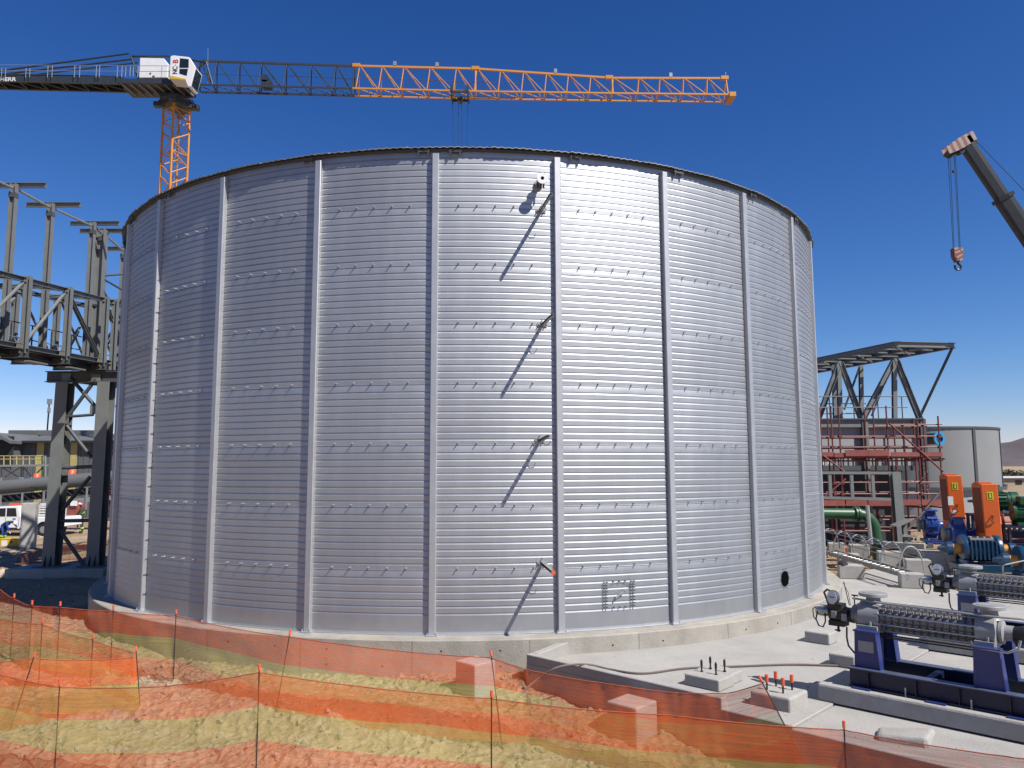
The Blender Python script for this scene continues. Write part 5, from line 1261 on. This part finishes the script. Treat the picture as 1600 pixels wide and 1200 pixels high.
m1 = gmotor(None, qa+X2*.45+V((0, 0, .54)), 'green electric motor at the right edge behind the nearer orange guard')
m2 = gmotor(m1, qb+X2*.45+V((0, 0, .54)), 'green electric motor between the two orange guards')
t = thing('red_guard_rail', 'red tube guard rail at the right edge before the green motor', 'guard rail', at_z(1572, 850, -.3))
RYY = 25.5
tb('post', REDW, t, at_y(1572, 852, RYY), at_y(1566, 803, RYY), .05); tb('rail', REDW, t, at_y(1568, 815, RYY), at_y(1640, 813, RYY), .04); tb('rail', REDW, t, at_y(1573, 845, RYY), at_y(1640, 843, RYY), .05)
MB().box(at_y(1572, 847, RYY), (.16, .16, .2)).build('coupler', REDW, t)
def tmotor(first, loc, label):
    if first: o = copy_tree(first); o.location = loc; o['label'] = label; PM[o] = T(loc, R(-14)); return o
    t = thing('gear_motor', label, 'gear motor', loc, R(-14), 'teal gear motors'); z = .62; B = lambda mb, n, M_, par=t, **k: mb.build(n, M_, par, local=True, **k)
    B(MB().box((0, 0, .10), (1.5, .8, .2)), 'base_frame', TEAL, bevel=.015)
    B(MB().lathe([(.2, -.55), (.40, -.53), (.42, -.50), (.42, -.40), (.36, -.38), (.36, .38), (.42, .40), (.42, .50), (.40, .53), (.2, .55)], (0, 0, z), (1, 0, 0), 26), 'housing', TEAL, smooth=True)
    for k in range(7):
        m = MB(); m.box((-.33+k*.11, -.06, z), (.05, .72, .56)); B(m, 'rib', TEAL, bevel=.01)
    B(MB().box((-.02, -.16, z+.33), (.62, .24, .10)), 'terminal_box', CASTL, bevel=.01)
    for x in (-.18, 0, .18): B(MB().box((x-.02, -.2, z+.385), (.12, .18, .012)), 'terminal_slot', BLACK)
    for s2 in (-1, 1):
        B(MB().tube((s2*.55, 0, z), (s2*.78, 0, z), .15, 16), 'coupling_guard', ORANGE, smooth=True)
        B(MB().lathe([(.2, .76), (.2, .92), (.13, .97), (.05, 1.15)], (0, 0, z), (s2, 0, 0), 16), 'coupling_half', TEAL, smooth=True)
    for s2 in (-.5, .5): B(MB().box((s2, 0, .25), (.14, .7, .14)), 'foot', TEAL)
    return t
tm = tmotor(None, at_z(1543, 893, .10)+V((0, .3, 0)), 'teal gear motor between orange couplings, in front of the nearer orange guard')
tmotor(tm, at_z(1626, 912, -.05), 'second teal gear motor cut by the right edge')
t = block('concrete plinth under the teal motor cut by the right edge', at_z(1626, 925, -.32), 1.8, 1.3, .28, 'concrete_plinth', 'concrete plinth', rz=R(-14))
t = thing('valve_wheel', 'small round dark handwheel standing by the teal motor plinth', 'handwheel', at_z(1503, 888, .1))
q = at_y(1504, 876, 23.8); MB().lathe([(.16, -.02), (.21, -.03), (.24, 0), (.21, .03), (.16, .02)], q, (.2, -1, .3), 20).build('rim', CASTD, t, smooth=True); MB().lathe([(.03, 0), (.17, 0), (.17, .02), (.03, .02)], q, (.2, -1, .3), 16).build('hub_plate', CASTL, t)
# bent steel rail by the far pump
t = tag(MB().path([at_z(1567, 905, -.1), at_y(1567, 884, 20), at_y(1572, 882, 20), at_y(1600, 876, 20.3), at_y(1625, 872, 20.5)], .018, 6).build('wire_handrail', STEELL, smooth=True), 'thin bent steel rail in front of the teal motor', 'rail')
# caged ladder lying on the apron
la, lb_ = at_z(1352, 878, .05), at_z(1432, 901, .02)
la = la + (la-lb_)*.95
t = thing('caged_ladder', 'galvanised caged ladder lying on its rails across the concrete blocks', 'ladder', V((lb_.x, lb_.y, -.32)))
dl = (lb_-la).normalized(); sl_ = V((-dl.y, dl.x, 0)).normalized(); Ll = (lb_-la).length
for s2 in (-.24, .24): ch('stile', STEELL, t, la+sl_*s2, lb_+sl_*s2, .05, .13, .012)
k = .15
while k < Ll: tb('rung', STEELL, t, la+dl*k-sl_*.24, la+dl*k+sl_*.24, .016, 6); k += .3
nh = 6
def hoop(c):
    return [c+sl_*(.36*math.cos(a)*(1 if abs(math.cos(a)) > .7 else 1))+V((0, 0, .12+.72*math.sin(a))) for a in [pi*j/12 for j in range(13)]]
hps = []
for k in range(nh):
    c = la+dl*(.25+k*(Ll-.5)/(nh-1)); h_ = hoop(c); hps.append(h_); MB().path(h_, .022, 5).build('hoop', STEELL, t)
for j in (2, 4, 6, 8, 10): MB().path([h_[j] for h_ in hps], .016, 5).build('cage_strap', STEELL, t)
# odds and ends on the ground behind the apron
for lb, q, dims, M_ in (('orange plastic crate between the two upright concrete blocks', at_z(1320, 866, -.3), (.5, .4, .28), CAPR), ('dark timber baulk lying behind the ladder cage', at_z(1372, 868, -.3), (1.6, .3, .3), RUST), ('rusty steel plate stack behind the middle concrete block', at_z(1412, 882, -.3), (1.0, .7, .34), RUST)):
    t = thing('crate' if 'crate' in lb else ('timber_baulk' if 'timber' in lb else 'plate_stack'), lb, 'crate' if 'crate' in lb else ('timber' if 'timber' in lb else 'steel plates'), q, R(-30))
    n3 = 4
    for k in range(n3): m = MB(); m.box((rnd.uniform(-.03, .03), 0, dims[2]*(k+.5)/n3), (dims[0], dims[1], dims[2]/n3*.86)); m.build('layer', M_, t, local=True, bevel=.008)
m = MB()
for k in range(420):
    q = at_z(rnd.uniform(1288, 1450), rnd.uniform(842, 872), -.6)
    stone(m, q.x, q.y, max(-.62, gz(q.x, q.y))+.03, .03+.13*rnd.random()**3)
m.build('rubble', STONE, kind='stuff')
for lb, a, b, M_ in (('pale timber lath lying on the rubble by the tank', (1296, 850), (1330, 846), CASTL), ('rusty pipe lying on the rubble behind the ladder cage', (1335, 858), (1405, 851), RUST), ('red scaffold tube lying behind the concrete blocks', (1352, 868), (1420, 860), SCAFF)):
    t = thing('loose_tube', lb, 'tube', at_z(*a, -.55)); tb('tube', M_, t, at_z(*a, -.5), at_z(*b, -.42), .05, 8)
# scrub, a pale hut and a bank on the plain
GREY_G = mat('dry_scrub', (0.054, 0.0576, 0.0324), .9, var=.4, scale=3)
def bush(label, c, r_, n_=420):
    t = thing('bush', label, 'bush', c, 0)
    m = MB()
    for k in range(n_):
        d = V((rnd.gauss(0, 1), rnd.gauss(0, 1), rnd.gauss(0, 1))).normalized()*r_*(.35+.65*rnd.random())
        if d.z < -.2*r_: d.z *= -.5
        p_ = c+V((d.x*1.5, d.y, d.z*.9+.3*r_)); a = V((rnd.gauss(0, 1), rnd.gauss(0, 1), rnd.gauss(0, 1))).normalized()*r_*.14; b_ = a.cross(V((rnd.gauss(0, 1), rnd.gauss(0, 1), 1))).normalized()*r_*.08
        m.add([p_-a, p_+b_, p_+a, p_-b_], [(0, 1, 2, 3)])
    m.build('crown', GREY_G, t)
    m = MB()
    for k in range(5): m.tube(c+V((rnd.uniform(-.3, .3)*r_, 0, -.1)), c+V((rnd.uniform(-1, 1)*r_, rnd.uniform(-.5, .5)*r_, r_*.7)), .04*r_, 5)
    m.build('stem', RUST, t)
bush('grey green desert bush just right of the grey tank', at_z(1581, 752, -.75), 2.6)
bush('dark desert bush at the right frame edge on the plain', at_z(1601, 751, -.75), 2.4)
bush('larger bush half hidden behind the far grey tank', at_z(1573, 748, -.75), 2.6)
q = at_z(1592, 760, -.75); t = thing('low_building', 'long low pale roofed building on the plain at the right edge', 'building', q)
MB().box(q+V((2, 2, .8)), (16, 4, 1.6)).build('wall', STONE, t); MB().box(q+V((2, 2, 1.75)), (17, 5, .3)).build('roof', CRWHITE, t)
for x in (-4, 0, 4): MB().box(q+V((x, -.03, .8)), (1.2, .1, .8)).build('window', GLASS, t)
